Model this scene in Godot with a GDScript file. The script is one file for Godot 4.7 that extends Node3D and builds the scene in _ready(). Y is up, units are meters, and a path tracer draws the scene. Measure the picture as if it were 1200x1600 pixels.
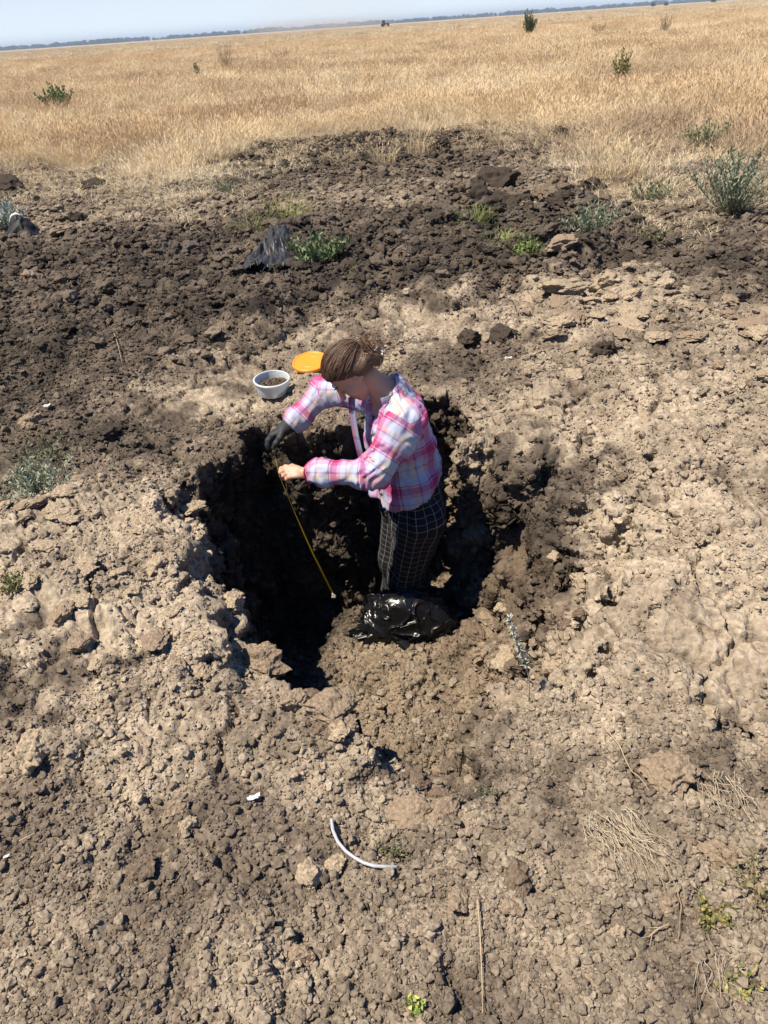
extends Node3D
# A steppe field with a hand-dug soil pit and a person measuring its wall. All positions are in metres, y up.

const SUN_DIR := Vector3(0.41, -0.90, -0.12)
const FLOOR := -1.05
var rng := RandomNumberGenerator.new()
var cam: Camera3D
var n_low := FastNoiseLite.new()
var n_mid := FastNoiseLite.new()
var n_warp := FastNoiseLite.new()
var c_plate := FastNoiseLite.new()
var c_lump := FastNoiseLite.new()
var c_crumb := FastNoiseLite.new()
var c_fine := FastNoiseLite.new()
var c_block := FastNoiseLite.new()
var mats := {}

# ---------------------------------------------------------------- naming helpers
func tag(o: Node, label: String, category: String, group := "") -> Node:
	o.set_meta("label", label)
	o.set_meta("category", category)
	if group:
		o.set_meta("group", group)
	return o

func thing(called: String, label: String, category: String, at := Vector3.ZERO, group := "") -> Node3D:
	var o := Node3D.new()
	o.name = fresh(self, called)
	o.position = at
	add_child(o, true)
	tag(o, label, category, group)
	return o

func fresh(parent: Node, called: String) -> String:
	if not parent.has_node(called):
		return called
	var k := 1
	while parent.has_node("%s_%03d" % [called, k]):
		k += 1
	return "%s_%03d" % [called, k]

var counters := {}
func numbered(called: String) -> String:
	var k: int = counters.get(called, 0)
	counters[called] = k + 1
	return called if k == 0 else "%s_%03d" % [called, k]

func put(called: String, mesh: Mesh, mat: Material, parent: Node = null) -> MeshInstance3D:
	var o := MeshInstance3D.new()
	var to: Node = parent if parent else self
	o.name = numbered(called) if to == self else fresh(to, called)
	o.mesh = mesh
	o.material_override = null
	if mesh.get_surface_count() > 0 and mesh is ArrayMesh:
		mesh.surface_set_material(0, mat)
	else:
		o.material_override = mat
	to.add_child(o, true)
	return o

func put_shared(called: String, mesh: Mesh, mat: Material, parent: Node = null) -> MeshInstance3D:
	var o := MeshInstance3D.new()
	var to: Node = parent if parent else self
	o.name = numbered(called) if to == self else fresh(to, called)
	o.mesh = mesh
	o.set_surface_override_material(0, mat)
	to.add_child(o, true)
	return o

# ---------------------------------------------------------------- mesh helper
class MB:
	var v := PackedVector3Array()
	var n := PackedVector3Array()
	var c := PackedColorArray()
	var uv := PackedVector2Array()
	var ix := PackedInt32Array()

	func tri(a: int, b: int, d: int) -> void:
		ix.append(a); ix.append(b); ix.append(d)

	func smooth() -> void:
		n.resize(v.size())
		n.fill(Vector3.ZERO)
		for t in range(0, ix.size(), 3):
			var a := ix[t]
			var b := ix[t + 1]
			var d := ix[t + 2]
			var q := (v[d] - v[a]).cross(v[b] - v[a])
			n[a] += q
			n[b] += q
			n[d] += q
		for i in n.size():
			n[i] = n[i].normalized() if n[i].length_squared() > 1e-20 else Vector3.UP

	func mesh() -> ArrayMesh:
		if n.size() != v.size():
			smooth()
		var arr := []
		arr.resize(Mesh.ARRAY_MAX)
		arr[Mesh.ARRAY_VERTEX] = v
		arr[Mesh.ARRAY_NORMAL] = n
		if c.size() == v.size() and c.size() > 0:
			arr[Mesh.ARRAY_COLOR] = c
		if uv.size() == v.size() and uv.size() > 0:
			arr[Mesh.ARRAY_TEX_UV] = uv
		arr[Mesh.ARRAY_INDEX] = ix
		var m := ArrayMesh.new()
		m.add_surface_from_arrays(Mesh.PRIMITIVE_TRIANGLES, arr)
		return m

	# a tube along points with a radius at each
	func tube(p: PackedVector3Array, r: PackedFloat32Array, sides := 6, col := Color(1, 1, 1), caps := true) -> void:
		var base := v.size()
		var side := Vector3.ZERO
		for i in p.size():
			var t: Vector3 = (p[mini(i + 1, p.size() - 1)] - p[maxi(i - 1, 0)]).normalized()
			if side == Vector3.ZERO:
				side = t.cross(Vector3.UP if absf(t.y) < 0.9 else Vector3.RIGHT).normalized()
			side = (side - t * side.dot(t)).normalized()
			var up := side.cross(t)
			for k in sides:
				var a := TAU * k / sides
				v.append(p[i] + (side * cos(a) + up * sin(a)) * r[i])
				c.append(col)
		for i in p.size() - 1:
			for k in sides:
				var a := base + i * sides + k
				var b := base + i * sides + (k + 1) % sides
				tri(a, b, a + sides)
				tri(b, b + sides, a + sides)
		if caps:
			for e in [0, p.size() - 1]:
				var mid := v.size()
				v.append(p[e])
				c.append(col)
				for k in sides:
					var a: int = base + e * sides + k
					var b: int = base + e * sides + (k + 1) % sides
					if e == 0:
						tri(mid, b, a)
					else:
						tri(mid, a, b)

	# a thin pointed leaf or blade: a folded diamond of four triangles
	func leaf(at: Vector3, dir: Vector3, face: Vector3, length: float, width: float, col := Color(1, 1, 1)) -> void:
		var b := v.size()
		var s := dir.cross(face).normalized() * width * 0.5
		var nn := s.cross(dir).normalized()
		v.append(at); v.append(at + dir * length * 0.45 + s + nn * width * 0.15); v.append(at + dir * length); v.append(at + dir * length * 0.45 - s + nn * width * 0.15)
		for k in 4:
			c.append(col)
		tri(b, b + 1, b + 2)
		tri(b, b + 2, b + 3)

	func box(lo: Vector3, hi: Vector3, col := Color(1, 1, 1)) -> void:
		for f in 6:
			var b := v.size()
			var ax := f / 2
			var u := (ax + 1) % 3
			var w := (ax + 2) % 3
			for k in 4:
				var q := Vector3.ZERO
				q[ax] = hi[ax] if f % 2 else lo[ax]
				q[u] = hi[u] if (k == 1 or k == 2) else lo[u]
				q[w] = hi[w] if k >= 2 else lo[w]
				v.append(q)
				c.append(col)
			if f % 2:
				tri(b, b + 2, b + 1); tri(b, b + 3, b + 2)
			else:
				tri(b, b + 1, b + 2); tri(b, b + 2, b + 3)

	# a lathed shape: profile of (radius, height) turned about y
	func lathe(prof: PackedVector2Array, seg := 40, at := Vector3.ZERO) -> void:
		var b := v.size()
		for i in prof.size():
			for k in seg:
				var a := TAU * k / seg
				v.append(at + Vector3(cos(a) * prof[i].x, prof[i].y, sin(a) * prof[i].x))
				c.append(Color(1, 1, 1))
		for i in prof.size() - 1:
			for k in seg:
				var p := b + i * seg + k
				var q := b + i * seg + (k + 1) % seg
				tri(p, p + seg, q)
				tri(q, p + seg, q + seg)

func lin(r: float, g: float, b: float) -> Color:
	return Color(r, g, b).linear_to_srgb()

func simple(r: float, g: float, b: float, rough := 0.9) -> StandardMaterial3D:
	var m := StandardMaterial3D.new()
	m.albedo_color = lin(r, g, b)
	m.roughness = rough
	return m

func tinted(rough := 0.95) -> StandardMaterial3D:
	var m := StandardMaterial3D.new()
	m.vertex_color_use_as_albedo = true
	m.roughness = rough
	return m

# ---------------------------------------------------------------- setting up
func _ready() -> void:
	rng.seed = 7141
	cam = Camera3D.new()
	cam.name = "camera"
	cam.fov = 69.0
	cam.near = 0.05
	cam.far = 9000.0
	cam.transform = Transform3D(Basis(Vector3.RIGHT, deg_to_rad(-33.2)) * Basis(Vector3.BACK, deg_to_rad(-4.0)), Vector3(0, 1.6, 0))
	add_child(cam)
	cam.current = true
	var we := WorldEnvironment.new()
	we.name = "world_environment"
	var e := Environment.new()
	e.background_mode = Environment.BG_SKY
	var sk := ProceduralSkyMaterial.new()
	sk.sky_top_color = Color(0.24, 0.42, 0.68)
	sk.sky_horizon_color = Color(0.90, 0.945, 0.975)
	sk.sky_curve = 0.12
	sk.ground_horizon_color = Color(0.66, 0.60, 0.50)
	sk.ground_bottom_color = Color(0.35, 0.28, 0.2)
	sk.sun_angle_max = 12.0
	var sky := Sky.new()
	sky.sky_material = sk
	e.sky = sky
	e.background_energy_multiplier = 0.62
	e.tonemap_mode = Environment.TONE_MAPPER_LINEAR
	e.tonemap_exposure = 1.9
	e.sdfgi_enabled = true
	e.ssao_enabled = true
	e.ssil_enabled = true
	e.fog_enabled = true
	e.fog_density = 0.00024
	e.fog_light_color = Color(0.74, 0.82, 0.92)
	e.volumetric_fog_enabled = true
	e.volumetric_fog_density = 0.0
	we.environment = e
	add_child(we)
	var sun := DirectionalLight3D.new()
	sun.name = "sun"
	sun.light_energy = 1.6
	sun.light_color = Color(1.0, 0.955, 0.88)
	sun.light_angular_distance = 0.5
	sun.shadow_enabled = true
	sun.look_at_from_position(Vector3.ZERO, SUN_DIR)
	add_child(sun)

	noises()
	materials()
	var t0 := Time.get_ticks_msec()
	soil_maps()
	build_ground()
	print("ground ", Time.get_ticks_msec() - t0)
	build_crumbs()
	print("crumbs ", Time.get_ticks_msec() - t0)
	build_grass()
	print("grass ", Time.get_ticks_msec() - t0)
	build_far()
	build_plants()
	print("plants ", Time.get_ticks_msec() - t0)
	build_clods()
	build_items()
	print("items ", Time.get_ticks_msec() - t0)
	build_person()
	print("person ", Time.get_ticks_msec() - t0)

func cell(n: FastNoiseLite, sd: int, freq: float, ret: int) -> void:
	n.seed = sd
	n.noise_type = FastNoiseLite.TYPE_CELLULAR
	n.fractal_type = FastNoiseLite.FRACTAL_NONE
	n.frequency = freq
	n.cellular_return_type = ret
	n.cellular_jitter = 1.0
	n.cellular_distance_function = FastNoiseLite.DISTANCE_EUCLIDEAN

func noises() -> void:
	for s in [[n_low, 11, 0.7], [n_mid, 23, 4.5], [n_warp, 35, 3.2]]:
		var n: FastNoiseLite = s[0]
		n.seed = s[1]
		n.noise_type = FastNoiseLite.TYPE_SIMPLEX_SMOOTH
		n.frequency = s[2]
		n.fractal_type = FastNoiseLite.FRACTAL_FBM
		n.fractal_octaves = 3
	cell(c_plate, 3, 2.7, FastNoiseLite.RETURN_DISTANCE2_SUB)
	cell(c_lump, 5, 9.0, FastNoiseLite.RETURN_DISTANCE)
	cell(c_crumb, 6, 24.0, FastNoiseLite.RETURN_DISTANCE)
	cell(c_fine, 8, 55.0, FastNoiseLite.RETURN_DISTANCE)
	cell(c_block, 9, 6.0, FastNoiseLite.RETURN_CELL_VALUE)
	for n in [c_block]:
		n.domain_warp_enabled = true
		n.domain_warp_amplitude = 0.07
		n.domain_warp_frequency = 6.0
		n.domain_warp_fractal_type = FastNoiseLite.DOMAIN_WARP_FRACTAL_PROGRESSIVE
		n.domain_warp_fractal_octaves = 1

func noise_tex(sd: int, freq: float, kind: int, oct: int, lo: Color, hi: Color, size := 1024) -> NoiseTexture2D:
	var n := FastNoiseLite.new()
	n.seed = sd
	n.noise_type = kind
	n.frequency = freq
	n.fractal_type = FastNoiseLite.FRACTAL_FBM
	n.fractal_octaves = oct
	var t := NoiseTexture2D.new()
	t.width = size
	t.height = size
	t.seamless = true
	t.noise = n
	var g := Gradient.new()
	g.set_color(0, lo)
	g.set_color(1, hi)
	t.color_ramp = g
	return t

var soil_grain: NoiseTexture2D
var soil_relief: NoiseTexture2D

func soil(m: StandardMaterial3D, scale: float, relief: float) -> StandardMaterial3D:
	m.roughness = 1.0
	m.metallic_specular = 0.15
	m.albedo_texture = soil_grain
	m.heightmap_enabled = true
	m.heightmap_texture = soil_relief
	m.heightmap_scale = relief
	m.uv1_triplanar = true
	m.uv1_world_triplanar = true
	m.uv1_scale = Vector3.ONE * scale
	return m

func materials() -> void:
	soil_grain = noise_tex(51, 0.025, FastNoiseLite.TYPE_SIMPLEX_SMOOTH, 6, Color(0.60, 0.575, 0.55), Color(1, 1, 1))
	soil_relief = noise_tex(52, 0.035, FastNoiseLite.TYPE_CELLULAR, 4, Color(1, 1, 1), Color(0, 0, 0))
	mats.ground = soil(tinted(1.0), 1.4, 0.8)
	mats.crumb = soil(tinted(1.0), 3.1, 0.35)
	var tones := {"pale": [0.48, 0.395, 0.29], "tan": [0.36, 0.285, 0.21], "brown": [0.22, 0.172, 0.13], "dark": [0.085, 0.071, 0.06], "grey": [0.15, 0.13, 0.112]}
	for k in tones:
		var m := StandardMaterial3D.new()
		m.albedo_color = lin(tones[k][0], tones[k][1], tones[k][2])
		mats[k] = soil(m, 3.1, 0.6)
	mats.plant = tinted(0.8)
	mats.plant.backlight_enabled = true
	mats.plant.backlight = Color(0.45, 0.5, 0.3)
	mats.straw = tinted(0.85)
	mats.straw.backlight_enabled = true
	mats.straw.backlight = Color(0.55, 0.5, 0.42)
	mats.twig = tinted(0.95)

# ---------------------------------------------------------------- soil maps: tone 0 dark .. 1 pale, crumbliness, height
const MX := 120
const MZ := 150
const MLO := Vector2(-6.0, -14.0)
const MSTEP := 0.1
var map_tone := PackedFloat32Array()
var map_crumb := PackedFloat32Array()
var map_h := PackedFloat32Array()

func blob(map: PackedFloat32Array, x: float, z: float, rx: float, rz: float, value: float, add := false) -> PackedFloat32Array:
	var r := 1.6
	for j in range(maxi(0, int((z - rz * r - MLO.y) / MSTEP)), mini(MZ, int((z + rz * r - MLO.y) / MSTEP) + 2)):
		for i in range(maxi(0, int((x - rx * r - MLO.x) / MSTEP)), mini(MX, int((x + rx * r - MLO.x) / MSTEP) + 2)):
			var px := MLO.x + i * MSTEP
			var pz := MLO.y + j * MSTEP
			var d := sqrt(pow((px - x) / rx, 2) + pow((pz - z) / rz, 2)) + n_low.get_noise_2d(px * 2.5 + 40, pz * 2.5) * 0.6
			var k := 1.0 - smoothstep(0.55, 1.45, d)
			if k > 0:
				map[j * MX + i] = map[j * MX + i] + value * k if add else lerpf(map[j * MX + i], value, k)
	return map

func sample(map: PackedFloat32Array, x: float, z: float) -> float:
	var fx := clampf((x - MLO.x) / MSTEP, 0, MX - 1.001)
	var fz := clampf((z - MLO.y) / MSTEP, 0, MZ - 1.001)
	var i := int(fx)
	var j := int(fz)
	fx -= i
	fz -= j
	var k := j * MX + i
	return lerpf(lerpf(map[k], map[k + 1], fx), lerpf(map[k + MX], map[k + MX + 1], fx), fz)

func soil_maps() -> void:
	map_tone.resize(MX * MZ)
	map_crumb.resize(MX * MZ)
	map_h.resize(MX * MZ)
	for j in MZ:
		for i in MX:
			var z := MLO.y + j * MSTEP
			var t := 0.62
			var c := 0.55
			if z > -1.7:
				t = lerpf(0.64, 0.60, smoothstep(-1.7, -1.1, z))
				c = lerpf(0.55, 0.85, smoothstep(-1.7, -1.1, z))
			else:
				t = lerpf(0.62, 0.30, smoothstep(-4.4, -5.6, z))
				c = lerpf(0.55, 0.9, smoothstep(-4.4, -5.6, z))
				t = lerpf(t, 0.56, smoothstep(-6.4, -8.2, z))
			map_tone[j * MX + i] = t
			map_crumb[j * MX + i] = c
	# pale dried crust
	map_tone = blob(map_tone, -0.913, -3.940, 0.523, 0.457, 0.85)
	map_tone = blob(map_tone, 0.238, -4.492, 0.984, 0.490, 0.9)
	map_tone = blob(map_tone, 1.439, -4.801, 0.452, 0.595, 0.82)
	map_tone = blob(map_tone, 1.125, -2.809, 0.706, 0.818, 0.86)
	map_tone = blob(map_tone, 0.898, -1.743, 0.500, 0.585, 0.92)
	map_tone = blob(map_tone, 0.511, -1.638, 0.242, 0.266, 0.9)
	map_tone = blob(map_tone, 0.454, -1.262, 0.341, 0.187, 0.85)
	map_tone = blob(map_tone, -1.083, -2.359, 0.498, 0.549, 0.9)
	map_tone = blob(map_tone, -0.794, -1.843, 0.419, 0.283, 0.88)
	map_tone = blob(map_tone, -0.520, -1.423, 0.454, 0.156, 0.84)
	map_tone = blob(map_tone, 0.016, -1.182, 0.239, 0.127, 0.8)
	map_tone = blob(map_tone, 1.928, -3.697, 0.460, 0.750, 0.72)
	# dark fresh soil
	map_tone = blob(map_tone, -1.684, -5.743, 1.756, 1.546, 0.16)
	map_tone = blob(map_tone, 0.129, -5.815, 1.140, 0.977, 0.15)
	map_tone = blob(map_tone, -1.879, -4.255, 0.634, 0.909, 0.22)
	map_tone = blob(map_tone, 1.329, -6.971, 1.250, 1.563, 0.18)
	map_tone = blob(map_tone, -1.108, -1.621, 0.218, 0.172, 0.3)
	map_tone = blob(map_tone, -1.424, -3.249, 0.568, 0.488, 0.3)
	map_tone = blob(map_tone, 0.411, -3.886, 0.326, 0.383, 0.42)
	map_tone = blob(map_tone, 2.527, -4.976, 0.399, 0.814, 0.25)
	map_tone = blob(map_tone, 0.784, -1.137, 0.218, 0.120, 0.52)
	map_tone = blob(map_tone, -0.005, -12.574, 2.722, 2.588, 0.18)
	map_tone = blob(map_tone, -0.324, -2.902, 0.458, 0.238, 0.4)
	map_tone = blob(map_tone, 0.648, -2.592, 0.321, 0.219, 0.26)  # right bowl band and ledges: moist soil, with shade painted in too
	map_tone = blob(map_tone, 0.662, -2.036, 0.138, 0.100, 0.3)
	map_tone = blob(map_tone, 0.567, -2.161, 0.165, 0.122, 0.32)
	map_tone = blob(map_tone, 0.112, -1.334, 0.143, 0.098, 0.25)
	map_tone = blob(map_tone, 3.076, -8.571, 1.827, 1.652, 0.5)
	map_tone = blob(map_tone, 2.024, -7.430, 0.405, 0.531, 0.7)
	map_tone = blob(map_tone, 0.470, -7.950, 0.419, 0.567, 0.55)
	map_crumb = blob(map_crumb, 0.112, -1.334, 0.143, 0.098, 1.3)
	map_crumb = blob(map_crumb, 0.629, -2.505, 0.313, 0.297, 1.1)
	map_crumb = blob(map_crumb, -1.665, -5.658, 1.785, 1.805, 1.35)
	map_crumb = blob(map_crumb, 0.129, -5.815, 1.140, 1.172, 1.2)
	map_crumb = blob(map_crumb, -1.879, -4.255, 0.676, 1.039, 1.2)
	map_crumb = blob(map_crumb, 1.329, -6.971, 1.250, 1.705, 1.2)
	map_crumb = blob(map_crumb, -0.913, -3.940, 0.486, 0.406, 0.2)
	map_crumb = blob(map_crumb, 0.238, -4.492, 0.820, 0.428, 0.2)
	map_crumb = blob(map_crumb, 0.898, -1.743, 0.457, 0.516, 0.24)
	map_crumb = blob(map_crumb, 1.125, -2.809, 0.588, 0.692, 0.35)
	map_crumb = blob(map_crumb, -1.083, -2.359, 0.445, 0.449, 0.3)
	map_crumb = blob(map_crumb, -0.520, -1.423, 0.379, 0.117, 0.28)
	# relief
	map_h = blob(map_h, -1.790, -6.205, 1.886, 1.664, 0.12, true)
	map_h = blob(map_h, 0.251, -6.259, 1.111, 1.347, 0.10, true)
	map_h = blob(map_h, 1.330, -7.663, 0.887, 1.523, 0.10, true)
	map_h = blob(map_h, 1.702, -6.168, 0.623, 0.934, 0.08, true)
	map_h = blob(map_h, -0.899, -3.848, 0.513, 0.439, -0.06, true)
	map_h = blob(map_h, -0.580, -1.462, 0.424, 0.135, 0.05, true)
	map_h = blob(map_h, 1.702, -3.398, 0.921, 1.826, 0.14, true)
	map_h = blob(map_h, 0.110, -1.313, 0.142, 0.115, -0.10, true)
	map_h = blob(map_h, -1.096, -2.319, 0.519, 0.589, 0.05, true)
	map_h = blob(map_h, 0.438, -13.886, 2.883, 2.520, 0.08, true)

# ---------------------------------------------------------------- the pit
var rim := PackedVector2Array()
var rim_w := PackedFloat32Array()
var rim_g := PackedFloat32Array()
var bench := PackedVector2Array()
var shelf := PackedVector2Array()
var low_shelf := PackedVector2Array()
var cracks := PackedVector2Array()

func r_(x: float, z: float, w: float, gentle := 0.0) -> void:
	rim.append(Vector2(x, z))
	rim_w.append(w)
	rim_g.append(gentle)

func pit_outline() -> void:
	r_(-0.111, -1.354, 0.34, 0.6)
	r_(-0.209, -1.464, 0.12)
	r_(-0.286, -1.526, 0.10)
	r_(-0.412, -1.620, 0.10)
	r_(-0.406, -1.759, 0.10)
	r_(-0.541, -2.011, 0.12)
	r_(-0.671, -2.269, 0.14)
	r_(-0.785, -2.569, 0.14)
	r_(-0.782, -2.956, 0.13)
	r_(-0.583, -3.202, 0.12)
	r_(-0.340, -3.232, 0.14)
	r_(-0.093, -3.248, 0.14)
	r_(0.165, -3.409, 0.14)
	r_(0.339, -3.536, 0.14)
	r_(0.416, -3.309, 0.14)
	r_(0.431, -2.972, 0.14)
	r_(0.569, -2.803, 0.18, 0.05)
	r_(0.747, -2.514, 0.34, 0.35)
	r_(0.835, -2.169, 0.66, 0.9)
	r_(0.761, -1.788, 0.86, 1.0)
	r_(0.576, -1.525, 0.90, 1.0)
	r_(0.348, -1.313, 0.88, 1.0)
	r_(0.116, -1.212, 0.72, 1.0)
	for p in [Vector2(-0.949, -2.639), Vector2(-0.769, -2.322), Vector2(-0.617, -1.935), Vector2(-0.583, -1.677), Vector2(-0.514, -1.565), Vector2(-0.388, -1.529), Vector2(-0.183, -1.497), Vector2(-0.284, -2.071), Vector2(-0.521, -2.608), Vector2(-0.742, -2.847)]:
		bench.append(p)
	for p in [Vector2(0.412, -3.136), Vector2(0.501, -2.901), Vector2(0.695, -2.746), Vector2(0.790, -2.533), Vector2(0.931, -2.326), Vector2(0.943, -2.078), Vector2(0.765, -1.935), Vector2(0.650, -1.754), Vector2(0.492, -1.640), Vector2(0.340, -1.655), Vector2(0.204, -2.016)]:
		shelf.append(p)
	for p in [Vector2(0.388, -2.801), Vector2(0.490, -2.514), Vector2(0.636, -2.364), Vector2(0.714, -2.192), Vector2(0.760, -2.069), Vector2(0.619, -1.952), Vector2(0.506, -1.880), Vector2(0.309, -1.836), Vector2(0.225, -2.203)]:
		low_shelf.append(p)
	for s in [[Vector2(1.166, -2.090), Vector2(1.055, -1.962)], [Vector2(1.055, -1.962), Vector2(0.927, -1.811)], [Vector2(0.786, -1.710), Vector2(0.697, -1.647)], [Vector2(0.697, -1.647), Vector2(0.607, -1.601)],
			[Vector2(0.602, -1.548), Vector2(0.474, -1.485)], [Vector2(0.728, -2.541), Vector2(0.697, -2.756)], [Vector2(-0.700, -2.136), Vector2(-0.720, -1.946)], [Vector2(0.906, -1.307), Vector2(0.800, -1.295)],
			[Vector2(-1.295, -2.262), Vector2(-0.950, -2.128)], [Vector2(0.283, -2.732), Vector2(0.500, -2.572)], [Vector2(1.082, -2.594), Vector2(1.038, -2.185)], [Vector2(0.651, -2.037), Vector2(0.858, -1.925)]]:
		cracks.append(s[0])
		cracks.append(s[1])

# signed distance inside a polygon (positive inside) and the wall width at the nearest edge
func inside(poly: PackedVector2Array, w: PackedFloat32Array, p: Vector2) -> Vector2:
	var best := 1e9
	var width := 0.1
	var odd := false
	var sum := 0.0
	var sum_w := 0.0
	var sum_g := 0.0
	var m := poly.size()
	var j := m - 1
	for i in m:
		var a := poly[i]
		var b := poly[j]
		var ab := b - a
		var t := clampf((p - a).dot(ab) / ab.length_squared(), 0.0, 1.0)
		var d := (p - a - ab * t).length_squared()
		if d < best:
			best = d
		if w.size():
			var wt := 1.0 / ((d + 0.002) * sqrt(d + 0.002))
			sum += wt
			sum_w += wt * lerpf(w[i], w[j], t)
			sum_g += wt * lerpf(rim_g[i], rim_g[j], t)
		if (a.y > p.y) != (b.y > p.y) and p.x < (b.x - a.x) * (p.y - a.y) / (b.y - a.y) + a.x:
			odd = not odd
		j = i
	best = sqrt(best)
	if w.size():
		width = sum_w / sum
		slope_kind = sum_g / sum
	return Vector2(best if odd else -best, width)

var gentle := 0.0
var pit_t := 0.0   # how far down the wall the last point lay (0 outside .. 1 floor)
var slope_kind := 0.0   # 0 steep cut .. 1 gentle trodden slope at the nearest edge
var no_width := PackedFloat32Array()

func height(x: float, z: float) -> float:
	var h := n_low.get_noise_2d(x, z) * 0.07
	if z > -14.0:
		h += sample(map_h, x, z)
	pit_t = 0.0
	gentle = 0.0
	if x > -1.3 and x < 1.5 and z > -3.9 and z < -1.0:
		var a := n_warp.get_noise_2d(x, z)
		var b := n_warp.get_noise_2d(x + 31.0, z - 17.0)
		var p := Vector2(x + a * 0.09, z + b * 0.09)
		var q := inside(bench, no_width, p)
		if q.x > 0.0:
			h -= 0.14 * smoothstep(0.0, 0.07, q.x) + 0.06 * smoothstep(0.05, 0.3, q.x)
		var notch := (p - Vector2(-0.514, -1.662)).length()
		h -= 0.20 * exp(-pow(notch / 0.075, 2.0))
		if x > 0.2:
			q = inside(shelf, no_width, Vector2(x + a * 0.16, z + b * 0.16))
			if q.x > 0.0:
				h -= 0.14 * smoothstep(0.0, 0.045, q.x)
			q = inside(low_shelf, no_width, Vector2(x + b * 0.16, z - a * 0.16))
			if q.x > 0.0:
				h -= 0.12 * smoothstep(0.0, 0.05, q.x)
		var s := inside(rim, rim_w, p)
		if s.x > 0.0:
			var g := slope_kind
			var t := s.x / s.y
			var fl := FLOOR - 0.10 + n_low.get_noise_2d(x * 2.6 + 9.0, z * 2.6) * 0.08 + maxf(0.0, x - 0.18) * 0.5
			fl += 0.14 * smoothstep(-0.50, -0.28, x + 0.25 * (z + 2.6)) + 0.15 * smoothstep(-3.0, -2.68, z)
			pit_t = clampf(t, 0.0, 1.0)
			gentle = g
			if g > 0.05:
				t += c_block.get_noise_2d(x * 0.7, z * 0.7) * 0.10 * minf(1.0, t * 4.0)
			t = clampf(t, 0.0, 1.0)
			var k := lerpf(smoothstep(0.0, 1.0, t), t * (1.0 + 0.35 * (1.0 - t)) * (1.0 - 0.12 * sin(t * TAU * 1.5)), g)
			k = clampf(k, 0.0, 1.0)
			h = lerpf(h, fl, k)
	elif z > -5.0 and z < -0.8 and x > 1.0:
		pass
	if z > -4.0 and z < -1.0:
		var p := Vector2(x + n_warp.get_noise_2d(x * 3.0, z * 3.0) * 0.03, z + n_warp.get_noise_2d(x * 3.0 + 7.0, z * 3.0) * 0.03)
		for i in range(0, cracks.size(), 2):
			var a := cracks[i]
			if absf(a.x - p.x) > 0.6 or absf(a.y - p.y) > 0.6:
				continue
			var ab := cracks[i + 1] - a
			var t := clampf((p - a).dot(ab) / ab.length_squared(), 0.0, 1.0)
			var d := (p - a - ab * t).length()
			if d < 0.06:
				h -= 0.20 * exp(-pow(d / 0.011, 2.0)) * (0.5 + 0.5 * sin(PI * t))
	return h

func soil_color(tone: float) -> Color:
	# dark chernozem, brown loam, pale dried crust (linear)
	var d := Color(0.052, 0.046, 0.041)
	var m := Color(0.216, 0.179, 0.142)
	var p := Color(0.53, 0.452, 0.350)
	return d.lerp(m, clampf(tone * 2.0, 0.0, 1.0)).lerp(p, clampf(tone * 2.0 - 1.0, 0.0, 1.0))

var gv := PackedVector3Array()
var gn := PackedVector3Array()
var gtone := PackedFloat32Array()
var grows := 0
var gcols := 0
var gz := PackedFloat32Array()
var wall_verts := PackedInt32Array()
var gpit := PackedFloat32Array()
var ggentle := PackedFloat32Array()

func half_width(z: float) -> float:
	return 1.25 + 0.46 * maxf(0.0, -z)

func ground_at(x: float, z: float) -> Vector3:
	# nearest finished ground point, for things that stand on it
	var lo := 0
	var hi := gz.size() - 1
	while hi - lo > 1:
		var m := (lo + hi) / 2
		if gz[m] > z:
			lo = m
		else:
			hi = m
	var u := x / half_width(gz[lo])
	var j := clampi(int(round((u + 1.0) * 0.5 * (FINE - 1))) + OUT, 0, gcols - 1)
	var y := -1e9
	for dj in [-1, 0, 1]:
		y = maxf(y, gv[lo * gcols + clampi(j + dj, 0, gcols - 1)].y)
	return Vector3(x, y, z)

const FINE := 600
const OUT := 5

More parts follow.
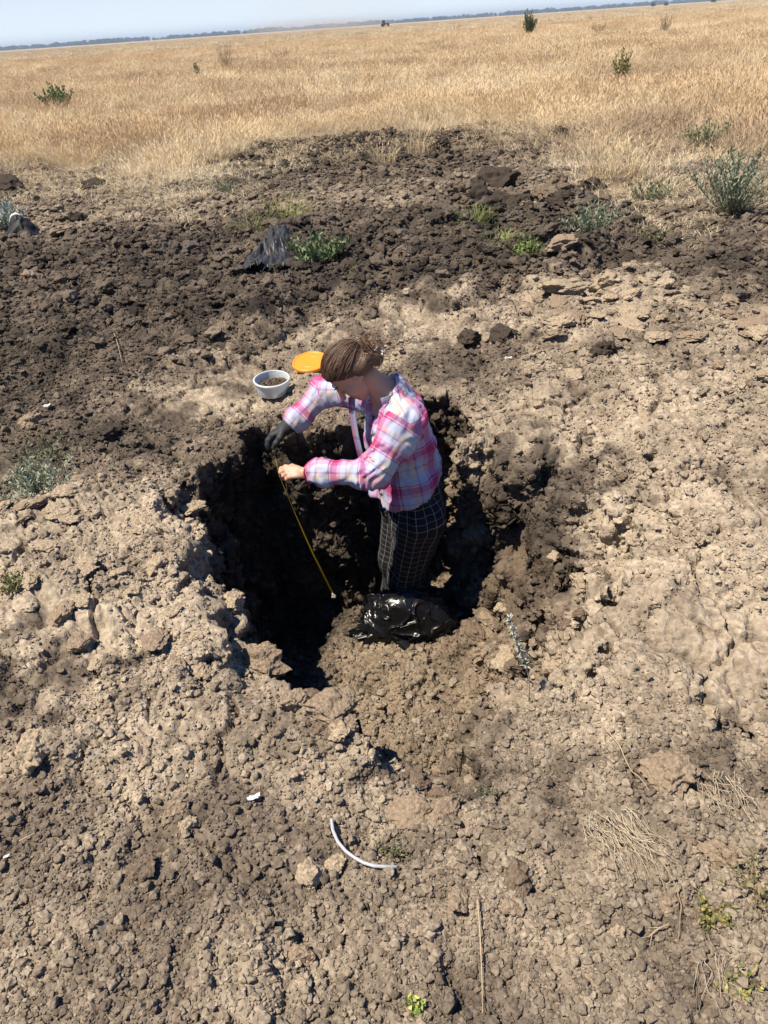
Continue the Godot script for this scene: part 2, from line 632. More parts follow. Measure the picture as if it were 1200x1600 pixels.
func build_ground() -> void:
	pit_outline()
	var us := PackedFloat32Array()
	for k in [-16.0, -6.0, -2.8, -1.7, -1.2]:
		us.append(k)
	for k in FINE:
		us.append(-1.0 + 2.0 * k / (FINE - 1))
	for k in [1.2, 1.7, 2.8, 6.0, 16.0]:
		us.append(k)
	var z := 9.0
	while z > -6000.0:
		gz.append(z)
		if z > 0.4:
			z -= maxf(0.03, (z - 0.3) * 0.35)
		elif z > -3.6:
			z -= 0.0085
		elif z > -14.0:
			z -= 0.0085 * pow(-z / 3.6, 1.55)
		else:
			z *= 1.045
	grows = gz.size()
	gcols = us.size()
	var total := grows * gcols
	gv.resize(total)
	gpit.resize(total)
	ggentle.resize(total)
	for i in grows:
		var zz := gz[i]
		var w := half_width(zz)
		for j in gcols:
			var x := us[j] * w
			var h := 0.0
			if zz > -60.0:
				h = height(x, zz)
			gv[i * gcols + j] = Vector3(x, h, zz)
			gpit[i * gcols + j] = pit_t if zz > -60.0 else 0.0
			ggentle[i * gcols + j] = gentle if zz > -60.0 else 0.0
	var ix := PackedInt32Array()
	var work := []
	for i in grows - 1:
		var near := gz[i] < -0.9 and gz[i] > -4.0
		for j in gcols - 1:
			var a := i * gcols + j
			var c := a + gcols
			if near and gv[a].x > -1.35 and gv[a].x < 1.55:
				work.append(Vector3i(a, c, a + 1))
				work.append(Vector3i(a + 1, c, c + 1))
			else:
				ix.append(a); ix.append(c); ix.append(a + 1)
				ix.append(a + 1); ix.append(c); ix.append(c + 1)
	# split long edges on the steep walls until they are as fine as the rest
	for turn in 6:
		var cut := {}
		var next := []
		var most := 0.022 * 0.022
		for t: Vector3i in work:
			var p0 := gv[t.x]
			var p1 := gv[t.y]
			var p2 := gv[t.z]
			var s0 := p0.distance_squared_to(p1) > most
			var s1 := p1.distance_squared_to(p2) > most
			var s2 := p2.distance_squared_to(p0) > most
			if not (s0 or s1 or s2):
				ix.append(t.x); ix.append(t.y); ix.append(t.z)
				continue
			var m0 := split(cut, t.x, t.y) if s0 else -1
			var m1 := split(cut, t.y, t.z) if s1 else -1
			var m2 := split(cut, t.z, t.x) if s2 else -1
			if s0 and s1 and s2:
				next.append(Vector3i(t.x, m0, m2)); next.append(Vector3i(m0, t.y, m1)); next.append(Vector3i(m2, m1, t.z)); next.append(Vector3i(m0, m1, m2))
			elif s0 and s1:
				next.append(Vector3i(m0, t.y, m1)); next.append(Vector3i(t.x, m0, m1)); next.append(Vector3i(t.x, m1, t.z))
			elif s1 and s2:
				next.append(Vector3i(m1, t.z, m2)); next.append(Vector3i(t.x, t.y, m1)); next.append(Vector3i(t.x, m1, m2))
			elif s0 and s2:
				next.append(Vector3i(t.x, m0, m2)); next.append(Vector3i(m0, t.y, t.z)); next.append(Vector3i(m0, t.z, m2))
			elif s0:
				next.append(Vector3i(t.x, m0, t.z)); next.append(Vector3i(m0, t.y, t.z))
			elif s1:
				next.append(Vector3i(t.x, t.y, m1)); next.append(Vector3i(t.x, m1, t.z))
			else:
				next.append(Vector3i(t.x, t.y, m2)); next.append(Vector3i(m2, t.y, t.z))
		work = next
	for t: Vector3i in work:
		ix.append(t.x); ix.append(t.y); ix.append(t.z)
	print("verts ", gv.size(), " tris ", ix.size() / 3)
	var mb := MB.new()
	mb.v = gv
	mb.ix = ix
	mb.smooth()
	# broken relief along the normals: cracks, lumps, crumbs
	var col := PackedColorArray()
	col.resize(gv.size())
	gtone.resize(gv.size())
	for k in gv.size():
		var p := gv[k]
		var nn := mb.n[k]
		if p.z < -60.0:
			var q := 0.5 + 0.5 * n_low.get_noise_2d(p.x * 0.02, p.z * 0.02)
			col[k] = Color(0.47, 0.39, 0.26).lerp(Color(0.54, 0.46, 0.32), q)
			continue
		var tone := 0.40
		var crumb := 0.7
		if p.z > -14.0:
			var ragged := n_mid.get_noise_2d(p.x * 1.1 + 15.0, p.z * 1.1) * 0.34
			tone = sample(map_tone, p.x + ragged, p.z + n_mid.get_noise_2d(p.x * 1.1 - 40.0, p.z * 1.1) * 0.34)
			crumb = sample(map_crumb, p.x, p.z)
		var t := gpit[k]
		var steep := clampf(1.15 - nn.y, 0.0, 1.0)
		var m3 := n_mid.get_noise_3dv(p)
		var d := m3 * 0.022
		if p.z > -16.0:
			var lump := -c_lump.get_noise_3d(p.x + m3 * 0.04, p.y - m3 * 0.03, p.z + m3 * 0.05)
			var wv := n_warp.get_noise_3dv(p) * 0.06
			var pw := Vector3(p.x + m3 * 0.035 + wv, p.y, p.z + m3 * 0.03 - wv)
			var e2 := c_plate.get_noise_3dv(pw) + 1.0
			var pl := smoothstep(0.0, 0.055, e2)
			var pf := smoothstep(0.0, 0.10, c_plate.get_noise_3d(pw.x * 3.3 + 4.0, pw.y * 3.3, pw.z * 3.3) + 1.0)
			var crust := clampf(1.42 - crumb * 1.15, 0.05, 1.0)
			d += ((pl - 1.0) * 0.034 + minf(e2, 0.5) * 0.009 + (pf - 1.0) * 0.017) * crust
			if p.z > -6.0:
				d += (0.25 - absf(n_mid.get_noise_3d(p.x * 2.7 + 9.0, p.y * 2.7, p.z * 2.7))) * 0.030 * (0.35 + 0.65 * crust)
			d += (lump - 0.4) * 0.030 * (0.12 + 0.85 * crumb + 0.9 * maxf(0.0, crumb - 0.9) * 2.0 + 1.2 * steep)
			d += (-c_crumb.get_noise_3dv(p) - 0.4) * 0.013 * (0.15 + 0.85 * crumb + 0.6 * steep)
			if p.z > -7.0:
				d += (-c_fine.get_noise_3dv(p) - 0.4) * 0.0060 * (0.45 + 0.6 * crumb)
			tone += (lump - 0.5) * 0.16 - ((1.0 - pl) * 0.25 + (1.0 - pf) * 0.12) * crust
			if steep > 0.3 and t <= 0.02 and p.z > -4.0 and p.z < -1.0 and p.x < -0.2:
				d += (n_warp.get_noise_3dv(p * 1.6) * 0.035 + (-c_lump.get_noise_3dv(p * 0.9) - 0.45) * 0.06) * minf(1.0, steep * 1.4)
			if steep > 0.3 and t > 0.02:
				# blocky wall with an undercut below the crust
				var big := n_warp.get_noise_3d(p.x * 0.9, p.y * 1.2, p.z * 0.9)
				var block := -c_lump.get_noise_3d(p.x * 0.5, p.y * 0.6, p.z * 0.5)
				d += (big * 0.06 + (block - 0.45) * 0.10) * minf(1.0, steep * 1.5) * (1.0 - 0.6 * ggentle[k]) - 0.035 * smoothstep(0.05, 0.3, t) * steep * (1.0 - ggentle[k])
		tone += n_mid.get_noise_2d(p.x * 0.5 + 80.0, p.z * 0.5) * 0.28 + n_low.get_noise_2d(p.x * 1.6 - 33.0, p.z * 1.6) * 0.16
		if t > 0.0:
			# down the wall: pale crust, black topsoil, ochre subsoil towards the right
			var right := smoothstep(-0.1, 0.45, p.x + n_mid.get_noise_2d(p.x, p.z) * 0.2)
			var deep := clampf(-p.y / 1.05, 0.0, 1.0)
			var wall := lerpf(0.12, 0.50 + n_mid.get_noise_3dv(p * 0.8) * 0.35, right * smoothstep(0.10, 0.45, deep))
			wall = lerpf(wall, 0.62, smoothstep(0.55, 0.8, nn.y) * smoothstep(0.4, 0.8, deep) * smoothstep(-0.42, -0.2, p.x + 0.25 * (p.z + 2.6)))  # left trench floor stays near-black: its shade painted into the tone
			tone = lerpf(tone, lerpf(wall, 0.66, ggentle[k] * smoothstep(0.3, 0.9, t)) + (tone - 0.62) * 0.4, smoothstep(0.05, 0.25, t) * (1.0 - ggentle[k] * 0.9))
		tone = clampf(tone, 0.0, 1.0)
		gtone[k] = tone
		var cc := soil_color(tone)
		if t > 0.1:
			cc = cc.lerp(Color(cc.r * 1.04, cc.g * 0.99, cc.b * 0.92), smoothstep(0.1, 0.5, t))
		if p.z < -9.0:
			cc = cc.lerp(Color(0.34, 0.27, 0.18), smoothstep(-9.0, -16.0, p.z))
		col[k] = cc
		gv[k] = p + nn * d
		if k >= grows * gcols and steep > 0.4:
			wall_verts.append(k)
	mb.v = gv
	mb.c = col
	mb.smooth()
	gn = mb.n
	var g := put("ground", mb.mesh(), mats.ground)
	g.set_meta("kind", "structure")
	g.set_meta("label", "bare cracked soil with a dug pit running out into a flat steppe")

func split(cut: Dictionary, a: int, b: int) -> int:
	var key := (mini(a, b) << 32) | maxi(a, b)
	if cut.has(key):
		return cut[key]
	var m := (gv[a] + gv[b]) * 0.5
	m.y = height(m.x, m.z)
	# keep the split even along steep faces, where the height runs away from the middle
	var id := gv.size()
	gv.append(m)
	gpit.append(pit_t)
	ggentle.append(gentle)
	cut[key] = id
	return id

# ---------------------------------------------------------------- clods
func ico(sub: int) -> MB:
	var mb := MB.new()
	var g := (1.0 + sqrt(5.0)) / 2.0
	for p in [Vector3(-1, g, 0), Vector3(1, g, 0), Vector3(-1, -g, 0), Vector3(1, -g, 0), Vector3(0, -1, g), Vector3(0, 1, g), Vector3(0, -1, -g), Vector3(0, 1, -g), Vector3(g, 0, -1), Vector3(g, 0, 1), Vector3(-g, 0, -1), Vector3(-g, 0, 1)]:
		mb.v.append(p.normalized())
	var f := [0, 11, 5, 0, 5, 1, 0, 1, 7, 0, 7, 10, 0, 10, 11, 1, 5, 9, 5, 11, 4, 11, 10, 2, 10, 7, 6, 7, 1, 8, 3, 9, 4, 3, 4, 2, 3, 2, 6, 3, 6, 8, 3, 8, 9, 4, 9, 5, 2, 4, 11, 6, 2, 10, 8, 6, 7, 9, 8, 1]
	for t in range(0, f.size(), 3):
		mb.tri(f[t], f[t + 2], f[t + 1])
	for s in sub:
		var cut := {}
		var out := PackedInt32Array()
		for t in range(0, mb.ix.size(), 3):
			var m := []
			for e in 3:
				var a := mb.ix[t + e]
				var b := mb.ix[t + (e + 1) % 3]
				var key := (mini(a, b) << 32) | maxi(a, b)
				if not cut.has(key):
					cut[key] = mb.v.size()
					mb.v.append(((mb.v[a] + mb.v[b]) * 0.5).normalized())
				m.append(cut[key])
			for q in [mb.ix[t], m[0], m[2], m[0], mb.ix[t + 1], m[1], m[2], m[1], mb.ix[t + 2], m[0], m[1], m[2]]:
				out.append(q)
		mb.ix = out
	return mb

var clod_meshes := []
var crumb_meshes := []

func clod_mesh(sub: int, sd: int) -> ArrayMesh:
	# a broken lump: a ball cut by random planes, with knobs and pits
	var mb := ico(sub)
	var r := RandomNumberGenerator.new()
	r.seed = sd
	var planes := []
	for k in 13:
		var d := Vector3(r.randf_range(-1, 1), r.randf_range(-1, 1), r.randf_range(-1, 1)).normalized()
		planes.append([d, r.randf_range(0.52, 0.88)])
	var sq := Vector3(r.randf_range(0.85, 1.25), r.randf_range(0.6, 0.85), r.randf_range(0.8, 1.15))
	var off := Vector3(sd * 3.7, sd * 1.3, -sd * 2.1)
	for i in mb.v.size():
		var p := mb.v[i]
		for q in planes:
			var over: float = p.dot(q[0]) - q[1]
			if over > 0:
				p -= q[0] * over * 0.97
		var k := n_mid.get_noise_3dv(p * 0.32 + off) * 0.30
		if sub >= 2:
			k += (-c_lump.get_noise_3dv(p * 0.28 + off) - 0.45) * 0.28
		if sub >= 3:
			k += n_warp.get_noise_3dv(p * 2.6 + off) * 0.06
			k += (-c_crumb.get_noise_3dv(p * 0.25 + off) - 0.45) * 0.13
		mb.v[i] = p * (1.0 + k) * sq
	mb.smooth()
	return mb.mesh()

func random_basis(size: float) -> Basis:
	return Basis.from_euler(Vector3(rng.randf_range(-0.5, 0.5), rng.randf() * TAU, rng.randf_range(-0.5, 0.5))) * Basis.from_scale(Vector3.ONE * size)

func scatter(parent: Node3D, called: String, mesh: Mesh, mat: Material, where: Array, tint: PackedColorArray) -> void:
	var mm := MultiMesh.new()
	mm.transform_format = MultiMesh.TRANSFORM_3D
	mm.use_colors = tint.size() > 0
	mm.mesh = mesh
	mm.instance_count = where.size()
	for i in where.size():
		mm.set_instance_transform(i, where[i])
		if tint.size():
			mm.set_instance_color(i, tint[i])
	mesh.surface_set_material(0, mat)
	var o := MultiMeshInstance3D.new()
	o.name = fresh(parent, called)
	o.multimesh = mm
	parent.add_child(o, true)
	o.set_meta("kind", "stuff")

func stuff(called: String, label: String, category: String) -> Node3D:
	var o := thing(called, label, category)
	o.set_meta("kind", "stuff")
	return o

func row_of(z: float) -> int:
	var lo := 0
	var hi := gz.size() - 1
	while hi - lo > 1:
		var m := (lo + hi) / 2
		if gz[m] > z:
			lo = m
		else:
			hi = m
	return lo

func build_crumbs() -> void:
	for k in 7:
		crumb_meshes.append(clod_mesh(2, 100 + k))
	for k in 10:
		clod_meshes.append(clod_mesh(4, 200 + k))
	var where := []
	var tint := []
	for k in 7:
		where.append([])
		tint.append(PackedColorArray())
	var made := 0
	for band in [[-0.35, -2.2, 150000, 0.0026, 0.014], [-2.0, -5.0, 130000, 0.0034, 0.022], [-5.0, -10.5, 70000, 0.007, 0.045], [-10.0, -14.5, 26000, 0.012, 0.06]]:
		for i in int(band[2]):
			var z := rng.randf_range(band[1], band[0])
			var u := rng.randf_range(-0.93, 0.93)
			var row := row_of(z)
			var j := OUT + clampi(int((u + 1.0) * 0.5 * (FINE - 1)), 0, FINE - 2)
			var k := row * gcols + j
			var p := gv[k]
			var crumb := sample(map_crumb, p.x, p.z) + n_mid.get_noise_2d(p.x * 0.35 + 5, p.z * 0.35) * 1.0
			if gpit[k] > 0.5:
				crumb = 0.7
			if rng.randf() > (crumb * 0.8 + 0.08):
				continue
			p = p.lerp(gv[k + 1], rng.randf()).lerp(gv[k + gcols], rng.randf() * 0.5)
			var r: float = minf(band[4], band[3] * pow(rng.randf() + 1e-4, -1.0 / 2.3))
			var m := rng.randi() % 7
			where[m].append(Transform3D(random_basis(r), p + gn[k] * r * rng.randf_range(0.0, 0.5)))
			var tone := clampf(gtone[k] + rng.randf_range(-0.16, 0.14), 0.0, 1.0)
			tint[m].append(soil_color(tone) * rng.randf_range(0.9, 1.1))
			made += 1
	for i in 9000:
		var k := wall_verts[rng.randi() % wall_verts.size()]
		var r: float = minf(0.030, 0.007 * pow(rng.randf() + 1e-4, -1.0 / 1.9))
		var m := rng.randi() % 7
		where[m].append(Transform3D(random_basis(r), gv[k] + gn[k] * r * rng.randf_range(-0.5, 0.2)))
		tint[m].append(soil_color(clampf(gtone[k] + rng.randf_range(-0.1, 0.12), 0.0, 1.0)))
	# bigger broken lumps between the crumbs of the spoil and the trodden foreground
	var lump_at := [[], [], [], []]
	var lump_tint := [PackedColorArray(), PackedColorArray(), PackedColorArray(), PackedColorArray()]
	for band in [[-4.2, -9.5, 7500, 0.020, 0.062, 0.95], [-0.4, -2.0, 2200, 0.006, 0.013, 0.5], [-1.9, -4.4, 2200, 0.010, 0.028, 0.5]]:
		for i in int(band[2]):
			var z := -sqrt(lerpf(band[0] * band[0], band[1] * band[1], rng.randf()))
			var row := row_of(z)
			var k := row * gcols + OUT + rng.randi() % (FINE - 1)
			var p := gv[k]
			if gpit[k] > 0.3 or rng.randf() > (sample(map_crumb, p.x, p.z) - 0.25) * band[5]:
				continue
			var r: float = minf(band[4], band[3] * pow(rng.randf() + 1e-4, -1.0 / 2.6))
			var m := rng.randi() % 4
			lump_at[m].append(Transform3D(random_basis(r), p + gn[k] * r * rng.randf_range(0.0, 0.4)))
			lump_tint[m].append(soil_color(clampf(gtone[k] + rng.randf_range(-0.1, 0.2), 0.0, 1.0)))
	var o := stuff("soil_crumbs", "loose crumbs of soil strewn over the bare ground and pit walls", "crumbs")
	for m in 7:
		scatter(o, "crumb_scatter", crumb_meshes[m], mats.crumb, where[m], tint[m])
	for m in 4:
		scatter(o, "lump_scatter", clod_mesh(3, 150 + m), mats.crumb, lump_at[m], lump_tint[m])
	print("crumbs ", made)

# ---------------------------------------------------------------- grass
var edge := []

func e_(x: float, z: float) -> void:
	edge.append(Vector2(x / -z, z))

func grass_edge(x: float, z: float) -> float:
	var a := x / -z
	var out: float = edge[0].y
	for i in edge.size() - 1:
		var p: Vector2 = edge[i]
		var q: Vector2 = edge[i + 1]
		if a >= p.x and a < q.x:
			out = lerpf(p.y, q.y, (a - p.x) / (q.x - p.x))
	if a >= edge[edge.size() - 1].x:
		out = edge[edge.size() - 1].y
	return out + n_low.get_noise_2d(x * 1.3 + 60, z * 1.3) * 1.4

func tuft(sd: int, blades: int, spread: float, h: float, width: float, lean: float, heads := 0.4) -> ArrayMesh:
	var r := RandomNumberGenerator.new()
	r.seed = sd
	var mb := MB.new()
	for k in blades:
		var a := r.randf() * TAU
		var at := Vector3(cos(a), 0, sin(a)) * spread * sqrt(r.randf())
		var b := a + r.randf_range(-1.2, 1.2)
		var out := Vector3(cos(b), 0, sin(b))
		var l := lean * r.randf_range(0.2, 1.3)
		var hh := h * r.randf_range(0.45, 1.1)
		var side := Vector3(-out.z, 0, out.x).rotated(Vector3.UP, r.randf_range(-1, 1)) * width * r.randf_range(0.6, 1.2) * 0.5
		var c := Color(1, 1, 1) * r.randf_range(0.75, 1.15)
		c.a = 1
		var base := mb.v.size()
		for s in 4:
			var f := s / 3.0
			var p := at + Vector3.UP * hh * f * (1.0 - 0.25 * l * f) + out * hh * l * f * f
			var w := side * (1.0 - f * 0.75)
			mb.v.append(p - w)
			mb.v.append(p + w)
			mb.c.append(c)
			mb.c.append(c)
		for s in 3:
			var q := base + s * 2
			mb.tri(q, q + 2, q + 1)
			mb.tri(q + 1, q + 2, q + 3)
		if r.randf() < heads:
			var tip := mb.v[mb.v.size() - 1]
			mb.leaf(tip - Vector3.UP * 0.02, (Vector3.UP + out * l).normalized(), side.normalized().cross(Vector3.UP), h * 0.22, width * 2.4, Color(1.0, 0.86, 0.74) * 0.9)
	return mb.mesh()

func straw(x: float, z: float) -> Color:
	var q := n_low.get_noise_2d(x * 0.22, z * 0.22) * 1.3 + n_low.get_noise_2d(x * 0.9 + 70, z * 0.7) * 0.6 + rng.randf_range(-0.4, 0.4)
	var c := Color(0.64, 0.54, 0.365)
	if q > 0:
		c = c.lerp(Color(0.78, 0.70, 0.52), minf(1, q * 1.2))
	else:
		c = c.lerp(Color(0.40, 0.305, 0.21), minf(1, -q * 1.1))
	return c

func build_grass() -> void:
	e_(-7.869, -14.355)
	e_(-5.676, -13.016)
	e_(-3.646, -11.235)
	e_(-2.156, -10.320)
	e_(-1.480, -12.608)
	e_(-0.445, -15.019)
	e_(0.942, -14.981)
	e_(2.145, -13.787)
	e_(2.842, -11.347)
	e_(2.911, -9.180)
	e_(3.497, -8.404)
	e_(4.558, -8.920)
	e_(5.949, -8.847)
	var o := stuff("dry_grass", "tall dry straw-coloured grass covering the steppe behind the bare soil", "grass")
	var kinds := []
	for k in 5:
		kinds.append(tuft(300 + k, 34, 0.15, 0.40, 0.0042, 0.8))
	for k in 3:
		kinds.append(tuft(320 + k, 90, 0.55, 0.42, 0.009, 0.7, 0.5))
	for k in 2:
		kinds.append(tuft(340 + k, 80, 1.6, 0.45, 0.035, 0.4, 0.3))
	var where := []
	var tint := []
	for k in kinds.size():
		where.append([])
		tint.append(PackedColorArray())
	for band in [[-7.5, -20.0, 26000, 0, 5, 1.0], [-19.0, -48.0, 30000, 0, 5, 1.15], [-30.0, -130.0, 21000, 5, 3, 1.0], [-110.0, -700.0, 24000, 8, 2, 1.0]]:
		for i in int(band[2]):
			var f := rng.randf()
			var z: float = -sqrt(lerpf(band[0] * band[0], band[1] * band[1], f))
			var x := rng.randf_range(-1, 1) * half_width(z) * 1.1
			var e := grass_edge(x, z)
			var dens := 1.0
			if z > e:
				dens = 0.34 * pow(smoothstep(e + 3.4, e, z), 1.6)
			elif z > e - 1.5:
				dens = smoothstep(e, e - 1.5, z) * 0.8 + 0.2
			dens *= 0.22 + 0.78 * smoothstep(-0.30, 0.22, n_low.get_noise_2d(x * 0.5 + 12, z * 0.35))
			if rng.randf() > dens:
				continue
			var m: int = band[3] + rng.randi() % int(band[4])
			var y := height(x, z) if z > -60 else 0.0
			var s: float = band[5] * rng.randf_range(0.65, 1.2) * (0.55 if z > e else lerpf(0.65, 1.0, smoothstep(e, e - 2.5, z)))
			var hs := s * (0.85 + 0.4 * n_low.get_noise_2d(x * 0.5, z * 0.5 + 50))
			where[m].append(Transform3D(Basis(Vector3.UP, rng.randf() * TAU) * Basis.from_scale(Vector3(s, hs, s)), Vector3(x, y - 0.01, z)))
			tint[m].append(straw(x, z))
	for k in kinds.size():
		scatter(o, "grass_tufts", kinds[k], mats.straw, where[k], tint[k])
	# short trodden stubble and litter on the churned strip in front of the field
	var s := stuff("grass_litter", "short trampled dry stubble and straw litter between clods and field", "grass")
	var low := []
	for k in 3:
		low.append(tuft(360 + k, 12, 0.07, 0.07, 0.004, 1.6, 0.1))
	where = [[], [], []]
	tint = [PackedColorArray(), PackedColorArray(), PackedColorArray()]
	for i in 24000:
		var z := -sqrt(lerpf(5.6 * 5.6, 12.5 * 12.5, rng.randf()))
		var x := rng.randf_range(-1, 1) * half_width(z) * 0.95
		var e := grass_edge(x, z)
		var k := smoothstep(e + 3.8, e + 0.3, z) * (0.2 + 0.8 * smoothstep(-0.2, 0.25, n_low.get_noise_2d(x * 1.6 + 3, z * 1.6)))
		if rng.randf() > k * 0.75:
			continue
		var p := ground_at(x, z)
		var m := rng.randi() % 3
		where[m].append(Transform3D(Basis(Vector3.UP, rng.randf() * TAU) * Basis.from_scale(Vector3.ONE * rng.randf_range(0.5, 1.6)), p - Vector3.UP * 0.01))
		tint[m].append(straw(x, z).lerp(Color(0.26, 0.2, 0.12), rng.randf() * 0.6))
	for m in 3:
		scatter(s, "litter_tufts", low[m], mats.straw, where[m], tint[m])

# ---------------------------------------------------------------- far things
func crown_mesh(sd: int, clumps: int, leaf: float, count: int) -> ArrayMesh:
	var r := RandomNumberGenerator.new()
	r.seed = sd
	var mb := MB.new()
	for c in clumps:
		var at := Vector3(r.randf_range(-0.75, 0.75), r.randf_range(0.15, 0.85), r.randf_range(-0.5, 0.5))
		for k in count:
			var d := Vector3(r.randf_range(-1, 1), r.randf_range(-1, 1), r.randf_range(-1, 1)).normalized()
			mb.leaf(at + d * 0.2 * pow(r.randf(), 0.4) * Vector3(1.3, 0.8, 1.0), d, Vector3(r.randf() - 0.5, r.randf(), r.randf() - 0.5), leaf, leaf * 0.7, Color(1, 1, 1) * r.randf_range(0.7, 1.2))
	return mb.mesh()

func build_far() -> void:
	var o := stuff("far_woods", "distant blue-grey belt of trees along the horizon", "woods")
	var m := tinted(0.9)
	for k in 3:
		var mesh := crown_mesh(400 + k, 9, 0.24, 42)
		var where := []
		var tint := PackedColorArray()
		for i in 520:
			var x := rng.randf_range(-2300, 2300)
			var z := -2150.0 - rng.randf() * 420.0 + n_low.get_noise_1d(x * 0.004) * 150
			var s := 9.0 * (1.0 + 0.3 * n_low.get_noise_1d(x * 0.01)) * rng.randf_range(0.6, 1.15)
			where.append(Transform3D(Basis(Vector3.UP, rng.randf() * TAU) * Basis.from_scale(Vector3(s * 1.5, s, s)), Vector3(x, -1, z)))
			tint.append(Color(0.045, 0.06, 0.03) * rng.randf_range(0.8, 1.3))
		scatter(o, "wood_edge", mesh, m, where, tint)
	var leafm := simple(0.05, 0.065, 0.03)
	var barkm := simple(0.08, 0.06, 0.045)
	var tm := crown_mesh(431, 14, 0.16, 60)
	for a in [[Vector3(280.103, 2.092, -820.000), 3.6, "lone dark tree on the horizon, leftmost of the three at the right"], [Vector3(270.584, 1.874, -760.000), 3.0, "squat dark tree on the horizon, between two others at the right"], [Vector3(286.632, 1.359, -700.000), 3.4, "dark tree on the horizon nearest the right edge"]]:
		var t := thing("tree", a[2], "tree", Vector3(a[0].x, 0, a[0].z), "lone trees far across the steppe")
		var trunk := MB.new()
		trunk.tube(PackedVector3Array([Vector3.ZERO, Vector3(0.1, a[1] * 0.35, 0), Vector3(0, a[1] * 0.7, 0.1)]), PackedFloat32Array([0.22, 0.16, 0.08]), 7)
		put("trunk", trunk.mesh(), barkm, t)
		var cr := put_shared("crown", tm, leafm, t)
		cr.scale = Vector3(a[1] * 0.75, a[1] * 0.85, a[1] * 0.75)
		cr.position.y = a[1] * 0.12
	# the tractor and its dust
	var tp := Vector3(16.750, 1.179, -430.000)
	var tr := thing("tractor", "small dark tractor driving on the horizon ahead of its dust trail", "tractor", Vector3(tp.x, 0, tp.z))
	var body := simple(0.16, 0.03, 0.022, 0.5)
	var dark := simple(0.012, 0.012, 0.013, 0.6)
	var b := MB.new()
	b.box(Vector3(0.2, 1.0, -0.4), Vector3(2.3, 1.75, 0.4))
	b.box(Vector3(-1.2, 0.8, -0.45), Vector3(0.2, 1.25, 0.45))
	put("bonnet", b.mesh(), body, tr)
	b = MB.new()
	b.box(Vector3(-1.25, 1.25, -0.7), Vector3(0.25, 2.75, 0.7))
	put("cab", b.mesh(), simple(0.03, 0.035, 0.04, 0.2), tr)
	b = MB.new()
	b.box(Vector3(-1.4, 2.75, -0.8), Vector3(0.35, 2.9, 0.8))
	put("cab_roof", b.mesh(), body, tr)
	for w in [[-0.9, 0.85, 0.45], [1.7, 0.55, 0.32]]:
		for s in [-1.0, 1.0]:
			b = MB.new()
			b.lathe(PackedVector2Array([Vector2(w[1] * 0.45, -w[2] * 0.5), Vector2(w[1] * 0.95, -w[2] * 0.5), Vector2(w[1], -w[2] * 0.3), Vector2(w[1], w[2] * 0.3), Vector2(w[1] * 0.95, w[2] * 0.5), Vector2(w[1] * 0.45, w[2] * 0.5), Vector2(0.02, w[2] * 0.2)]), 24)
			var wm := put("wheel", b.mesh(), dark, tr)
			wm.rotation.x = PI / 2
			wm.position = Vector3(w[0], w[1], s * 0.85)
	var dustm := FogMaterial.new()
	dustm.albedo = Color(0.98, 0.93, 0.86)
	dustm.density = 0.028
	for q in [[-14.0, 2.2, Vector3(34, 6, 12)], [-40.0, 2.6, Vector3(56, 6.5, 16)], [-24.0, 8.0, Vector3(90, 24, 30)]]:
		var f := FogVolume.new()
		f.name = numbered("dust_cloud")
		f.shape = RenderingServer.FOG_VOLUME_SHAPE_ELLIPSOID
		f.size = q[2]
		var fm: FogMaterial = dustm.duplicate()
		if q[2].y > 20:
			fm.density = 0.005
		f.material = fm
		f.position = Vector3(tp.x + q[0], q[1], tp.z - 4)
		add_child(f, true)
		f.set_meta("kind", "stuff")
		f.set_meta("label", "pale dust raised behind the far tractor")
		f.set_meta("category", "dust")

# ---------------------------------------------------------------- plants
func herb(called: String, label: String, category: String, at: Vector3, w: float, h: float, stems: int, leaves: int, leaf: float, narrow: float, a: Color, b: Color, group := "", up := 0.5, dry := 0.0) -> Node3D:
	var t := thing(called, label, category, at, group)
	var st := MB.new()
	var fo := MB.new()
	for k in stems:
		var ang := rng.randf() * TAU
		var out := Vector3(cos(ang), 0, sin(ang))
		var reach := w * 0.5 * rng.randf_range(0.15, 1.0)
		var hh := h * rng.randf_range(0.55, 1.05) * lerpf(1.0, 0.75, reach / (w * 0.5))
		var pts := PackedVector3Array()
		var rad := PackedFloat32Array()
		var bend := Vector3(rng.randf_range(-1, 1), 0, rng.randf_range(-1, 1)) * w * 0.06
		for s in 6:
			var f := s / 5.0
			pts.append(out * reach * pow(f, 0.8) + Vector3.UP * hh * pow(f, 0.9) + bend * sin(f * PI) + out * 0.03 * w)
			rad.append(maxf(0.0012, h * 0.008) * (1.0 - 0.7 * f))
		var sc := Color(0.16, 0.13, 0.085).lerp(a, 0.3 * (1.0 - dry))
		st.tube(pts, rad, 4, sc, false)
		for l in leaves:
			var f := lerpf(0.12, 1.0, (l + rng.randf()) / leaves)
			var i := mini(4, int(f * 5))
			var p := pts[i].lerp(pts[i + 1], f * 5 - i)
			var dd := Vector3(rng.randf_range(-1, 1), rng.randf_range(-0.3, 1.0) + up, rng.randf_range(-1, 1)).normalized()
			fo.leaf(p, dd, Vector3(rng.randf_range(-1, 1), rng.randf_range(0.2, 1), rng.randf_range(-1, 1)), leaf * rng.randf_range(0.6, 1.25), leaf * narrow * rng.randf_range(0.8, 1.2), a.lerp(b, rng.randf()))
	put("stem", st.mesh(), mats.twig, t)
	if leaves:
		put("foliage", fo.mesh(), mats.plant, t)
	return t

func g_(x: float, z: float) -> Vector3:
	var p := ground_at(x, z)
	return p - Vector3.UP * 0.01

